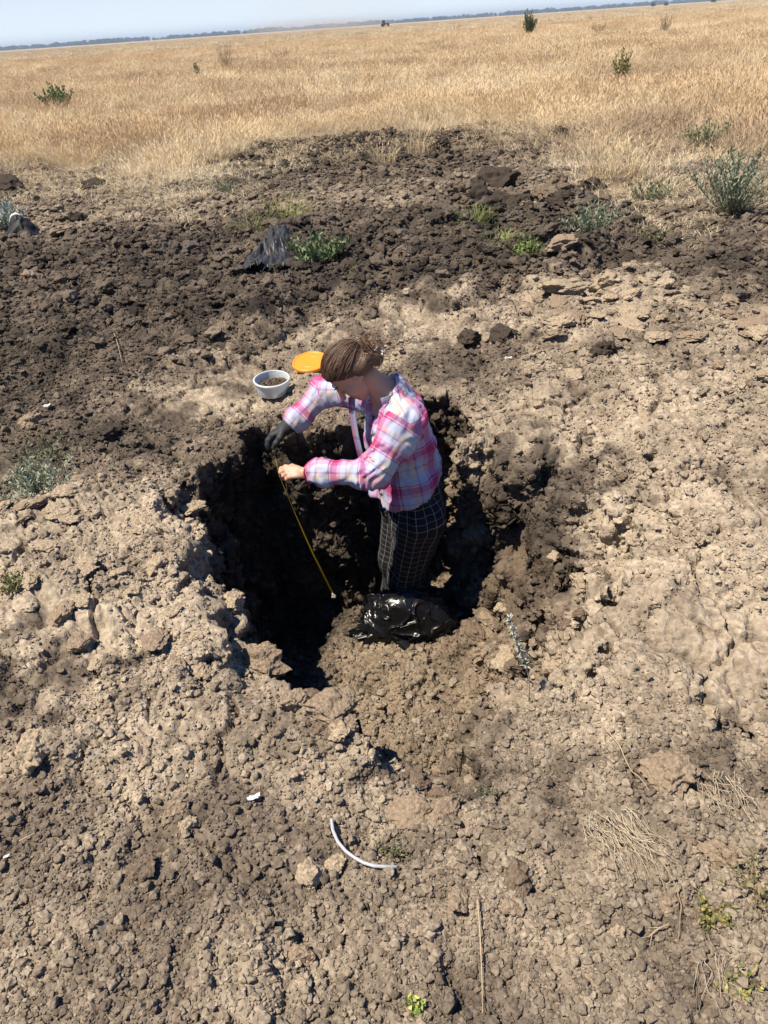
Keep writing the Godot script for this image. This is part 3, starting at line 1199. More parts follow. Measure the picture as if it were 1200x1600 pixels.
func dead_shrub(label: String, at: Vector3, w: float, h: float) -> void:
	var t := thing("dead_shrub", label, "dead shrub", at, "dead shrubs in the dry grass")
	var mb := MB.new()
	for k in 26:
		var a := rng.randf() * TAU
		var out := Vector3(cos(a), 0, sin(a))
		var hh := h * rng.randf_range(0.5, 1.0)
		var p := PackedVector3Array()
		var r := PackedFloat32Array()
		for s in 5:
			var f := s / 4.0
			p.append(out * w * 0.5 * f * rng.randf_range(0.6, 1.0) + Vector3.UP * hh * f + Vector3(rng.randf_range(-1, 1), 0, rng.randf_range(-1, 1)) * 0.03)
			r.append(0.009 * (1 - 0.7 * f))
		var col := Color(0.12, 0.085, 0.055) * rng.randf_range(0.8, 1.5)
		mb.tube(p, r, 4, col, false)
		for s in 7:
			var f := rng.randf_range(0.3, 1.0)
			var i := mini(3, int(f * 4))
			var q := p[i].lerp(p[i + 1], f * 4 - i)
			var d := Vector3(rng.randf_range(-1, 1), rng.randf_range(0.2, 1.3), rng.randf_range(-1, 1)).normalized() * h * rng.randf_range(0.1, 0.25)
			mb.tube(PackedVector3Array([q, q + d]), PackedFloat32Array([0.004, 0.0015]), 3, col, false)
	put("branch", mb.mesh(), mats.twig, t)

func build_plants() -> void:
	var grey_a := Color(0.13, 0.155, 0.10)
	var grey_b := Color(0.25, 0.28, 0.20)
	var green_a := Color(0.055, 0.085, 0.03)
	var green_b := Color(0.13, 0.17, 0.06)
	var s := "green shrubs in the dry grass"
	herb("shrub", "round leafy green shrub standing up against the horizon", "shrub", g_(14.616, -72.279), 1.35, 2.0, 34, 30, 0.17, 0.42, green_a, green_b, s)
	herb("shrub", "broad green shrub with pale blossoms at the left of the field", "shrub", g_(-8.306, -24.049), 1.15, 0.78, 40, 34, 0.085, 0.55, Color(0.07, 0.11, 0.035), Color(0.19, 0.23, 0.10), s)
	herb("shrub", "slender upright green shrub with yellowing top right of the field", "shrub", g_(6.325, -20.234), 0.52, 0.9, 20, 30, 0.075, 0.42, green_a, Color(0.34, 0.28, 0.10), s)
	herb("shrub", "small dark green shrub amid grass left of the field's middle", "shrub", g_(-6.610, -36.892), 0.45, 0.7, 14, 20, 0.09, 0.4, green_a, Color(0.14, 0.14, 0.06), s)
	dead_shrub("tall brown dead shrub, the upright one left of the middle", g_(-6.443, -44.589), 1.0, 1.25)
	dead_shrub("low spreading brown dead shrub behind the upright one", g_(-4.379, -54.076), 1.4, 0.7)
	dead_shrub("leafless brown shrub far out right of the green one", g_(19.450, -54.286), 1.2, 1.3)
	dead_shrub("thin leafless stalks between the two upright green shrubs", g_(17.216, -60.983), 1.3, 0.9)
	var w := "herbs on the churned soil"
	herb("herb", "small grey-green herb in dry grass above the spoil", "herb", g_(-2.790, -13.884), 0.45, 0.2, 26, 16, 0.035, 0.3, grey_a, green_b, w)
	herb("herb", "large bushy silver-green wormwood at the right edge", "herb", g_(3.255, -6.854), 0.85, 0.55, 55, 30, 0.05, 0.26, grey_a, grey_b, w, 0.7)
	herb("herb", "silver-green wormwood on the spoil mound by the big clods", "herb", g_(1.760, -6.090), 0.55, 0.28, 46, 26, 0.038, 0.28, grey_a, grey_b, w, 0.6)
	herb("herb", "bright low green herb left of the wormwood on the mound", "herb", g_(1.165, -5.676), 0.42, 0.15, 30, 20, 0.035, 0.3, Color(0.10, 0.15, 0.04), Color(0.2, 0.25, 0.08), w)
	herb("herb", "leafy green herb growing just right of the black rag", "herb", g_(-0.357, -5.560), 0.5, 0.25, 36, 22, 0.045, 0.4, Color(0.07, 0.10, 0.04), Color(0.17, 0.22, 0.11), w)
	herb("herb", "grey-green wormwood low at the left edge beside the pit", "herb", g_(-1.463, -2.757), 0.36, 0.16, 50, 26, 0.024, 0.28, Color(0.18, 0.205, 0.15), Color(0.33, 0.36, 0.27), w, 0.4)
	herb("herb", "sparse olive herb behind the wormwood left of the pit", "herb", g_(-1.518, -3.085), 0.34, 0.10, 22, 14, 0.022, 0.3, Color(0.12, 0.13, 0.07), Color(0.2, 0.2, 0.12), w)
	herb("herb", "dusty low herb at the grass edge above the dark bank", "herb", g_(-1.636, -9.652), 0.42, 0.16, 24, 16, 0.035, 0.3, grey_a, Color(0.22, 0.22, 0.15), w)
	herb("herb", "small olive herb flat on pale crust at the left edge", "herb", g_(-1.279, -2.040), 0.17, 0.05, 24, 14, 0.018, 0.35, Color(0.12, 0.13, 0.05), Color(0.24, 0.22, 0.1), w)
	herb("herb", "dull green weed in the grass edge above the wormwood at right", "herb", g_(4.305, -10.253), 0.7, 0.34, 30, 16, 0.06, 0.3, grey_a, Color(0.24, 0.25, 0.12), w)
	herb("herb", "dusty green weed at the grass edge left of the right-hand wormwood", "herb", g_(2.735, -7.548), 0.5, 0.22, 28, 16, 0.045, 0.3, grey_a, Color(0.25, 0.24, 0.13), w)
	herb("herb", "thin olive weed in the stubble right of the mound's wormwood", "herb", g_(2.187, -5.833), 0.36, 0.13, 22, 14, 0.03, 0.3, Color(0.14, 0.14, 0.07), Color(0.25, 0.23, 0.13), w)
	herb("herb", "grey leafy clump beside the folded black sheet at left", "herb", g_(-3.783, -8.456), 0.5, 0.34, 40, 24, 0.05, 0.3, Color(0.2, 0.23, 0.22), Color(0.34, 0.38, 0.37), w)
	herb("herb", "dark little weed under the bent wire", "herb", g_(-0.036, -1.032), 0.09, 0.04, 16, 10, 0.013, 0.4, Color(0.10, 0.11, 0.05), Color(0.22, 0.21, 0.12), w)
	herb("herb", "tiny grey sprout on pale crust before the pit", "herb", g_(0.210, -1.138), 0.08, 0.05, 12, 10, 0.014, 0.35, Color(0.16, 0.17, 0.10), Color(0.28, 0.27, 0.18), w)
	herb("herb", "weed with green and yellowed leaves at the lower right", "herb", g_(0.604, -0.787), 0.10, 0.045, 18, 9, 0.015, 0.45, Color(0.10, 0.14, 0.04), Color(0.42, 0.30, 0.10), w)
	herb("herb", "tangled half-dry weed at the right edge of the foreground", "herb", g_(0.726, -0.852), 0.18, 0.07, 34, 9, 0.015, 0.35, Color(0.13, 0.13, 0.06), Color(0.30, 0.22, 0.12), w)
	herb("herb", "little green seedling with a yellow leaf at the bottom edge", "herb", g_(-0.000, -0.667), 0.06, 0.025, 8, 7, 0.016, 0.55, Color(0.12, 0.22, 0.05), Color(0.45, 0.42, 0.12), w)
	herb("herb", "ragged green and yellow weed in the bottom right corner", "herb", g_(0.608, -0.660), 0.11, 0.04, 12, 8, 0.014, 0.45, Color(0.08, 0.14, 0.04), Color(0.46, 0.36, 0.12), w)
	# thin silvery sprig on the pit's near slope
	var sp := g_(0.382, -1.498)
	var t := thing("sprig", "thin silvery sprig standing on the right slope of the pit", "sprig", sp)
	var mb := MB.new()
	var fo := MB.new()
	var p := PackedVector3Array()
	var r := PackedFloat32Array()
	for i in 8:
		var f := i / 7.0
		p.append(Vector3(-0.05 * f + 0.012 * sin(f * 5), 0.30 * f, -0.03 * f))
		r.append(0.0022 * (1 - 0.6 * f))
	mb.tube(p, r, 5, Color(0.25, 0.22, 0.16), false)
	for k in 80:
		var f := rng.randf_range(0.4, 1.0)
		var i := mini(6, int(f * 7))
		fo.leaf(p[i].lerp(p[i + 1], f * 7 - i), Vector3(rng.randf_range(-1, 1), rng.randf_range(-0.2, 0.9), rng.randf_range(-1, 1)).normalized(), Vector3(rng.randf() - 0.5, 1, rng.randf() - 0.5), 0.022 * (1.2 - 0.5 * f), 0.005, Color(0.26, 0.28, 0.23).lerp(Color(0.36, 0.38, 0.33), rng.randf()))
	put("stem", mb.mesh(), mats.twig, t)
	put("foliage", fo.mesh(), mats.plant, t)
	# clumps of fresh grass and tall pale tufts
	var gm: Material = mats.plant
	for a in [[-0.736, -7.164, 0.5, 0.26, "patch of fresh yellow-green grass above the black rag", Color(0.27, 0.30, 0.07)], [-0.970, -6.852, 0.3, 0.22, "thin green and straw grass left of the fresh patch", Color(0.2, 0.2, 0.08)], [0.898, -6.289, 0.3, 0.16, "short green grass below the big clods on the mound", Color(0.19, 0.22, 0.07)], [1.042, -5.949, 0.26, 0.12, "pale green grass blades between clods and bright herb", Color(0.26, 0.29, 0.1)]]:
		var gt := thing("grass_clump", a[4], "grass clump", g_(a[0], a[1]), "clumps of green grass on the spoil")
		var tm := tuft(int(absf(a[0]) * 977), 150, a[2] * 0.5, a[3], 0.0055, 0.8, 0.0)
		var mi := put("blade", tm, tinted(0.8), gt)
		var arr := tm.surface_get_arrays(0)
		var cc: PackedColorArray = arr[Mesh.ARRAY_COLOR]
		for i in cc.size():
			cc[i] = a[5] * cc[i].r
		arr[Mesh.ARRAY_COLOR] = cc
		var m2 := ArrayMesh.new()
		m2.add_surface_from_arrays(Mesh.PRIMITIVE_TRIANGLES, arr)
		m2.surface_set_material(0, gm)
		mi.mesh = m2
	for a in [[0.796, -11.229, 0.5, "tall pale grass tuft standing alone on the bare strip"], [2.922, -8.632, 0.42, "pale upright grass tuft at the field's right corner"], [2.661, -8.816, 0.38, "drooping pale grass tuft left of the corner tuft"], [0.319, -10.774, 0.25, "low pale grass tuft left of the lone tall one"]]:
		var gt := thing("dry_grass_tuft", a[3], "grass tuft", g_(a[0], a[1]), "single dry grass tufts before the field")
		var tm := tuft(int(absf(a[0]) * 771) + 3, 130, 0.16, a[2], 0.0048, 0.6, 0.4)
		var arr := tm.surface_get_arrays(0)
		var cc: PackedColorArray = arr[Mesh.ARRAY_COLOR]
		for i in cc.size():
			cc[i] = Color(0.62, 0.50, 0.31) * cc[i].r
		arr[Mesh.ARRAY_COLOR] = cc
		var m2 := ArrayMesh.new()
		m2.add_surface_from_arrays(Mesh.PRIMITIVE_TRIANGLES, arr)
		put("blade", m2, mats.straw, gt)

# ---------------------------------------------------------------- single clods
func clod(label: String, x: float, z: float, size: float, tone: String, flat := 1.0, turn := -1.0, group := "", sink := 0.15) -> void:
	var p := ground_at(x, z)
	var o := put_shared("soil_clod", clod_meshes[rng.randi() % clod_meshes.size()], mats[tone])
	var a := turn if turn >= 0 else rng.randf() * TAU
	o.transform = Transform3D(Basis.from_euler(Vector3(rng.randf_range(-0.25, 0.25), a, rng.randf_range(-0.25, 0.25))) * Basis.from_scale(Vector3(size, size * flat, size * 0.85)), p + Vector3.UP * size * flat * (sink if flat > 0.52 else 0.45))
	tag(o, label, "clod", group)

func build_clods() -> void:
	clod("large rounded dark clod crowning the spoil mound behind the pit", 1.390, -8.427, 0.27, "dark")
	clod("upright blocky dark clod in front of the crowning clod", 1.121, -7.440, 0.19, "dark", 1.1)
	clod("dark blocky clod at the left foot of the crowning clod", 0.988, -7.838, 0.15, "brown")
	clod("dark clod under the crowning clod, right of the blocky one", 1.265, -7.068, 0.17, "dark")
	clod("roundish dark clod by the grass right of the mound", 2.422, -8.332, 0.17, "dark")
	clod("wide brown clod at the grass edge right of the mound", 2.743, -8.432, 0.17, "brown", 0.8)
	clod("small brown clod between mound and round dark clod", 1.874, -7.630, 0.14, "brown")
	clod("black clod on the bare strip before the field", 2.989, -12.242, 0.17, "dark")
	clod("brown lump on the bare strip left of the black one", 2.335, -11.873, 0.16, "brown", 0.7)
	clod("dark lump on the bare strip beside the lone pale tuft", 1.189, -11.781, 0.15, "dark", 0.7)
	clod("dark flat lump at the left of the bare strip", -3.537, -10.852, 0.24, "dark", 0.5)
	clod("dark lump at the left edge below the grass", -4.798, -11.192, 0.25, "dark", 0.45)
	clod("single dark clod right of the folded black sheet", -3.069, -8.540, 0.11, "dark")
	clod("long flat crust slab tilted on the left bare ground", -2.838, -7.446, 0.17, "tan", 0.35)
	clod("grey-topped dark clod on the left spoil bank's crest", -1.589, -6.384, 0.12, "grey")
	clod("paler clod right of the grey-topped one on the bank", -1.414, -6.300, 0.10, "grey")
	clod("brown clod on the bank left of the crest", -2.300, -5.756, 0.08, "brown")
	clod("pale clod in the left part of the dark bank", -2.571, -5.900, 0.09, "tan")
	clod("flat pale slab leaning on the slope right of the pit's back", 1.228, -4.625, 0.15, "pale", 0.45, 0.5)
	clod("large pale slab standing on edge behind the right slope", 1.575, -4.909, 0.12, "pale", 0.8, 0.4)
	clod("pale angular slab right of the standing slab", 1.600, -4.506, 0.09, "pale", 0.6)
	clod("black clod on top of the right-hand crust", 1.869, -5.444, 0.09, "dark")
	clod("tan clod left of the black one on the crust", 1.412, -5.492, 0.13, "tan", 0.6)
	clod("tan clod lying right of the black one on the crust", 2.016, -5.423, 0.08, "tan", 0.6)
	clod("flat dark clod in stubble above the right crust", 2.252, -6.425, 0.11, "dark", 0.5)
	clod("grey stone-like clod in the far right soil", 2.135, -4.216, 0.09, "grey", 0.5)
	clod("oval pale slab lying flat right of the white chip", 1.438, -3.932, 0.085, "pale", 0.35)
	clod("black clod on the pale slope right of the person", 1.163, -3.590, 0.055, "dark")
	clod("dark crumbling clod above the pit's right back corner", 0.762, -4.063, 0.11, "dark", 0.7)
	clod("dark clod at the left of that crumbling one", 0.564, -4.100, 0.08, "dark")
	clod("tan clod casting a shadow left of the pit", -1.767, -3.496, 0.062, "tan")
	clod("wide dark lump on the ground left of the pit", -1.308, -3.298, 0.10, "dark", 0.6)
	clod("pale humped clod on the crust beside the pit's left step", -0.822, -2.150, 0.055, "pale", 0.7)
	clod("pale rough clod on the left edge step of the pit", -0.827, -2.699, 0.06, "pale", 0.5)
	clod("small upright pale chip on the pit's near left lip", -0.427, -1.585, 0.028, "pale", 1.4)
	clod("big knobbly crust lump jutting over the pit from its left rim", -0.444, -1.847, 0.085, "tan", 0.75)
	clod("rough crust lump on the left rim above the jutting one", -0.574, -2.085, 0.06, "pale", 0.7)
	clod("knobbly tan clod overhanging the pit's near lip", -0.191, -1.427, 0.075, "tan", 0.7)
	clod("dark-sided clod on the pit's near lip, right of the knobbly one", -0.146, -1.389, 0.05, "tan", 0.7)
	clod("flat pale block on the pit floor's near left corner", -0.213, -1.596, 0.085, "tan", 0.5)
	clod("large pale clod with a dark underside at the lower left", -0.969, -1.342, 0.068, "pale", 0.9)
	clod("pale humped clod left of the white scrap", -0.520, -1.104, 0.028, "pale")
	clod("brown faceted clod in the lower left foreground", -0.605, -0.989, 0.042, "brown", 0.9)
	clod("pale block of soil below the bent wire", -0.216, -0.961, 0.044, "pale", 0.7)
	clod("pale clod between block and wire", -0.170, -0.988, 0.026, "pale", 0.6)
	clod("big cracked crust lump before the pit at centre", 0.012, -1.124, 0.072, "tan", 0.6)
	clod("broken half of the cracked lump with a dark side", 0.096, -1.117, 0.045, "tan", 0.8)
	clod("dark blocky clod casting a shadow in the right foreground", 0.230, -0.909, 0.036, "brown", 0.9)
	clod("flat-topped clod below the dark blocky one", 0.213, -0.854, 0.030, "tan", 0.7)
	clod("wide clod lying left of the flat-topped pair", 0.103, -0.872, 0.034, "tan", 0.5)
	clod("large tan crust block with a black shadow at the right", 0.645, -1.134, 0.078, "tan", 0.6)
	clod("round tan clod in the right foreground by the weed", 0.691, -0.943, 0.042, "tan", 0.7)
	clod("small pale round clod in the right foreground", 0.415, -0.784, 0.018, "pale")
	clod("pink-brown round pebble of soil before the root clump", 0.327, -1.062, 0.016, "brown")
	clod("pale clod in the bottom middle of the foreground", -0.229, -0.786, 0.030, "tan", 0.7)
	clod("tan clod at the bottom, right of the pale middle one", -0.226, -0.731, 0.022, "pale", 0.7)
	clod("ochre blocky clod lodged on the pit's right wall", 0.446, -2.129, 0.07, "pale", 0.6)
	clod("yellowish clod at the foot of the pit's right wall", 0.395, -2.395, 0.07, "tan")
	clod("brown crumbling clod wedged high in the right wall", 0.378, -2.538, 0.06, "brown")
	clod("dark hollow-sided clod on the stepped right slope", 0.608, -2.042, 0.05, "dark", 0.7)
	for i in 18:
		var p := Vector2(-0.275, -1.506).lerp(Vector2(0.117, -1.221), (i + rng.randf()) / 18.0) + Vector2(rng.randf_range(-0.03, 0.03), rng.randf_range(0.0, 0.09))
		var k: String = ["tan", "pale", "brown"][rng.randi() % 3]
		clod("one of the broken %s lumps along the pit's front lip" % k, p.x, p.y, rng.randf_range(0.022, 0.05), k, rng.randf_range(0.5, 0.9), -1.0, "broken lumps of the pit's front lip")
	for i in 46:
		var p := Vector2(1.248, -4.710).lerp(Vector2(1.643, -3.111), rng.randf()) + Vector2(rng.randf_range(-0.6, 0.6), rng.randf_range(-0.45, 0.45))
		var k: String = ["tan", "pale", "pale"][rng.randi() % 3]
		clod("one of the flat %s crust slabs on the slope right of the person" % k, p.x, p.y, rng.randf_range(0.03, 0.10), k, rng.randf_range(0.28, 0.5), -1.0, "crust slabs on the slope behind the pit's right")
	for i in 34:
		var p := Vector2(-1.423, -2.627).lerp(Vector2(-0.699, -1.788), rng.randf()) + Vector2(rng.randf_range(-0.25, 0.25), rng.randf_range(-0.2, 0.2))
		var k: String = ["tan", "pale", "pale"][rng.randi() % 3]
		clod("one of the %s crust slabs breaking up left of the pit" % k, p.x, p.y, rng.randf_range(0.02, 0.06), k, rng.randf_range(0.3, 0.5), -1.0, "crust slabs left of the pit")
	for i in 34:
		var p := Vector2(0.376, -6.542).lerp(Vector2(2.247, -7.355), rng.randf()) + Vector2(rng.randf_range(-0.5, 0.5), rng.randf_range(-0.5, 0.6))
		var k: String = ["dark", "grey", "brown"][rng.randi() % 3]
		clod("one of the big %s clods heaped along the spoil mound" % k, p.x, p.y, rng.randf_range(0.06, 0.13), k, rng.randf_range(0.65, 1.0), -1.0, "big clods of the spoil mound")
	for i in 34:
		var u := rng.randf()
		var p := Vector2(0.544, -2.669).lerp(Vector2(0.505, -1.784), u) + Vector2(rng.randf_range(-0.16, 0.22), rng.randf_range(-0.15, 0.15))
		var k: String = ["tan", "brown", "dark", "pale", "brown"][rng.randi() % 5]
		clod("one of the broken %s clods on the ledges of the pit's right slope" % k, p.x, p.y, rng.randf_range(0.022, 0.055), k, rng.randf_range(0.6, 1.0), -1.0, "broken clods on the pit's right slope")
	var made := 0
	var tries := 0
	while made < 90 and tries < 6000:
		tries += 1
		var z := -sqrt(lerpf(0.64, 64.0, pow(rng.randf(), 1.2)))
		var x := rng.randf_range(-1, 1) * (0.55 + 0.40 * -z)
		var c := sample(map_crumb, x, z)
		if rng.randf() > c * 0.7:
			continue
		if inside(rim, rim_w, Vector2(x, z)).x > -0.06:
			continue
		var tone := sample(map_tone, x, z)
		var size := rng.randf_range(0.011, 0.022) * (1.0 + 0.30 * -z) * (1.0 if rng.randf() < 0.8 else 1.5)
		var k := "dark" if tone < 0.26 else "grey" if tone < 0.36 else "brown" if tone < 0.52 else "tan" if tone < 0.75 else "pale"
		var g := ""
		var l := ""
		if z > -1.9:
			g = "small clods of the brown foreground"
			l = "one of the small clods on the brown crumbly foreground"
		elif z > -4.6:
			g = "clods on the crust round the pit"
			l = "one of the loose clods on the crust around the pit"
		elif x < 0.4:
			g = "dark clods of the left spoil bank"
			l = "one of the dark clods heaped on the left spoil bank"
		else:
			g = "clods of the spoil right of the pit's back"
			l = "one of the clods strewn over the spoil at the right"
		l = l.replace("one of the ", "one of the " + {"dark": "charcoal-dark ", "grey": "greyish ", "brown": "brown ", "tan": "tan ", "pale": "palest "}[k]).replace("dark dark", "dark").replace("greyish dark", "greyish").replace("brown dark", "brown").replace("tan dark", "tan").replace("palest dark", "palest")
		clod(l, x, z, size, k, rng.randf_range(0.65, 1.0), -1.0, g)
		made += 1

# ---------------------------------------------------------------- items
func build_items() -> void:
	# food tub
	var at := ground_at(-0.560, -3.807)
	at.y += 0.004
	var t := thing("plastic_tub", "round clear-white plastic tub of soil on the pit's back edge", "tub", at)
	var m := StandardMaterial3D.new()
	m.albedo_color = Color(0.80, 0.81, 0.81)
	m.roughness = 0.28
	m.backlight_enabled = true
	m.backlight = Color(0.75, 0.78, 0.8)
	var b := MB.new()
	b.lathe(PackedVector2Array([Vector2(0.001, 0.0), Vector2(0.078, 0.0), Vector2(0.084, 0.004), Vector2(0.090, 0.05), Vector2(0.093, 0.078), Vector2(0.0905, 0.078), Vector2(0.087, 0.05), Vector2(0.081, 0.007), Vector2(0.001, 0.005)]), 64)
	put("wall", b.mesh(), m, t)
	b = MB.new()
	b.lathe(PackedVector2Array([Vector2(0.0935, 0.074), Vector2(0.0995, 0.0735), Vector2(0.101, 0.078), Vector2(0.0995, 0.083), Vector2(0.0945, 0.0845), Vector2(0.0905, 0.083), Vector2(0.0915, 0.0775)]), 64)
	put("brim", b.mesh(), m, t)
	t.rotation = Vector3(0.07, 0, -0.02)
	var heap := stuff("tub_soil", "dark crumbled soil filling the plastic tub", "soil")
	heap.position = at
	b = MB.new()
	for i in 14:
		for k in 40:
			var r := 0.0840 * i / 13.0
			var a := TAU * k / 40
			var p := Vector3(cos(a) * r, 0, sin(a) * r)
			p.y = 0.043 + 0.014 * (1.0 - pow(i / 13.0, 2)) + n_mid.get_noise_2d(p.x * 8 + 3, p.z * 8) * 0.012 + p.x * 0.08
			b.v.append(p)
			b.c.append(Color(0.13, 0.105, 0.075))
	for i in 13:
		for k in 40:
			var p := i * 40 + k
			var q := i * 40 + (k + 1) % 40
			b.tri(p, p + 40, q)
			b.tri(q, p + 40, q + 40)
	put("soil_surface", b.mesh(), mats.crumb, heap)
	var where := []
	var tint := PackedColorArray()
	for i in 300:
		var a := rng.randf() * TAU
		var r := 0.08 * sqrt(rng.randf())
		var p := Vector3(cos(a) * r, 0.047 + 0.013 * (1.0 - pow(r / 0.08, 2)) + cos(a) * r * 0.08, sin(a) * r)
		where.append(Transform3D(random_basis(rng.randf_range(0.003, 0.009)), p))
		tint.append(Color(0.13, 0.105, 0.08) * rng.randf_range(0.6, 1.7))
	scatter(heap, "soil_lumps", clod_mesh(1, 77), mats.crumb, where, tint)
	# orange lid
	at = ground_at(-0.355, -3.997) + Vector3(0, 0.034, 0)
	var lid := thing("tub_lid", "bright orange round plastic lid lying beside the tub", "lid", at)
	var om := simple(0.84, 0.25, 0.018, 0.38)
	om.backlight_enabled = true
	om.backlight = Color(0.4, 0.15, 0.02)
	b = MB.new()
	b.lathe(PackedVector2Array([Vector2(0.0005, 0.004), Vector2(0.05, 0.0045), Vector2(0.0515, 0.007), Vector2(0.0545, 0.007), Vector2(0.056, 0.0045), Vector2(0.088, 0.0045), Vector2(0.0905, 0.010), Vector2(0.095, 0.0125), Vector2(0.101, 0.011), Vector2(0.1035, 0.004), Vector2(0.1035, -0.006), Vector2(0.1015, -0.006), Vector2(0.1010, 0.003), Vector2(0.095, 0.009), Vector2(0.0005, 0.001)]), 64)
	put("disc", b.mesh(), om, lid)
	lid.rotation = Vector3(0.17, 0.0, 0.05)
	# black bag on the pit floor
	build_bag()
	# tape measure
	build_tape()
	# bent wire
	var w := thing("bent_wire", "bent piece of pale plastic-sheathed cable lying on the foreground soil", "wire", Vector3.ZERO)
	var pts := PackedVector3Array()
	for q in [Vector2(-0.178, -1.102), Vector2(-0.173, -1.067), Vector2(-0.161, -1.037), Vector2(-0.142, -1.011), Vector2(-0.122, -0.994), Vector2(-0.101, -0.980), Vector2(-0.078, -0.971), Vector2(-0.051, -0.970), Vector2(-0.027, -0.976)]:
		var g := ground_at(q.x, q.y)
		pts.append(g + Vector3(0, 0.014, 0))
	for turn in 2:
		var sm := pts.duplicate()
		for i in range(1, pts.size() - 1):
			sm[i].y = maxf(pts[i].y - 0.002, (pts[i - 1].y + pts[i + 1].y) * 0.5)
		pts = sm
	var curve := Curve3D.new()
	for i in pts.size():
		var tan := (pts[mini(i + 1, pts.size() - 1)] - pts[maxi(i - 1, 0)]) / 6.0
		curve.add_point(pts[i], -tan, tan)
	pts = PackedVector3Array()
	var rad := PackedFloat32Array()
	var total := curve.get_baked_length()
	for i in 41:
		pts.append(curve.sample_baked(total * i / 40.0))
		rad.append(0.0040 * (1.0 + 0.05 * sin(i * 1.7)) if i > 0 and i < 40 else 0.0036)
	b = MB.new()
	b.tube(pts, rad, 12)
	put("sheath", b.mesh(), simple(0.34, 0.34, 0.36, 0.42), w)
	b = MB.new()
	b.tube(PackedVector3Array([pts[0], pts[0] + (pts[0] - pts[1]).normalized() * 0.007]), PackedFloat32Array([0.0028, 0.0026]), 8)
	b.tube(PackedVector3Array([pts[40], pts[40] + (pts[40] - pts[39]).normalized() * 0.005]), PackedFloat32Array([0.0028, 0.0026]), 8)
	put("core", b.mesh(), simple(0.05, 0.045, 0.05, 0.5), w)
	# white scraps
	scrap("torn white paper scrap on the brown foreground soil", -0.372, -1.172, 0.016, 0.006)
	scrap("white chip lying on the pale crust right of the person", 0.725, -3.792, 0.020, 0.014)
	scrap("tiny white flake at the left edge of the foreground", -0.922, -0.964, 0.006, 0.004)
	scrap("white sliver among crumbs above the flake at the left", -0.942, -1.058, 0.007, 0.003)
	scrap("small white shell-like chip on the soil left of the pit", -1.721, -3.632, 0.018, 0.009)
	build_rags()
	build_roots()

func scrap(label: String, x: float, z: float, w: float, d: float) -> void:
	var o := MB.new()
	for i in 6:
		for j in 4:
			var p := Vector3(lerpf(-w, w, i / 5.0), 0, lerpf(-d, d, j / 3.0))
			p += Vector3(rng.randf_range(-1, 1), 0, rng.randf_range(-1, 1)) * d * 0.25
			p.y = 0.3 * d * sin(i * 1.3 + j * 0.8) + d * 0.5
			o.v.append(p)
	for i in 5:
		for j in 3:
			var a := i * 4 + j
			if (i == 0 and j == 0) or (i == 4 and j == 2):
				continue
			o.tri(a, a + 1, a + 4)
			o.tri(a + 4, a + 1, a + 5)
	var m := simple(0.46, 0.47, 0.48, 0.7)
	var s := put("white_scrap", o.mesh(), m)
	s.position = ground_at(x, z) + Vector3(0, 0.009, 0)
	s.rotation = Vector3(0.2, rng.randf() * 0.5, -0.05)
	tag(s, label, "scrap", "white scraps on the soil")

func ridged(p: Vector3) -> float:
	return 1.0 - absf(n_mid.get_noise_3dv(p)) * 3.0

func film(r: float, g: float, b: float, rough: float) -> StandardMaterial3D:
	var m := simple(r, g, b, rough)
	m.metallic_specular = 0.40
	return m

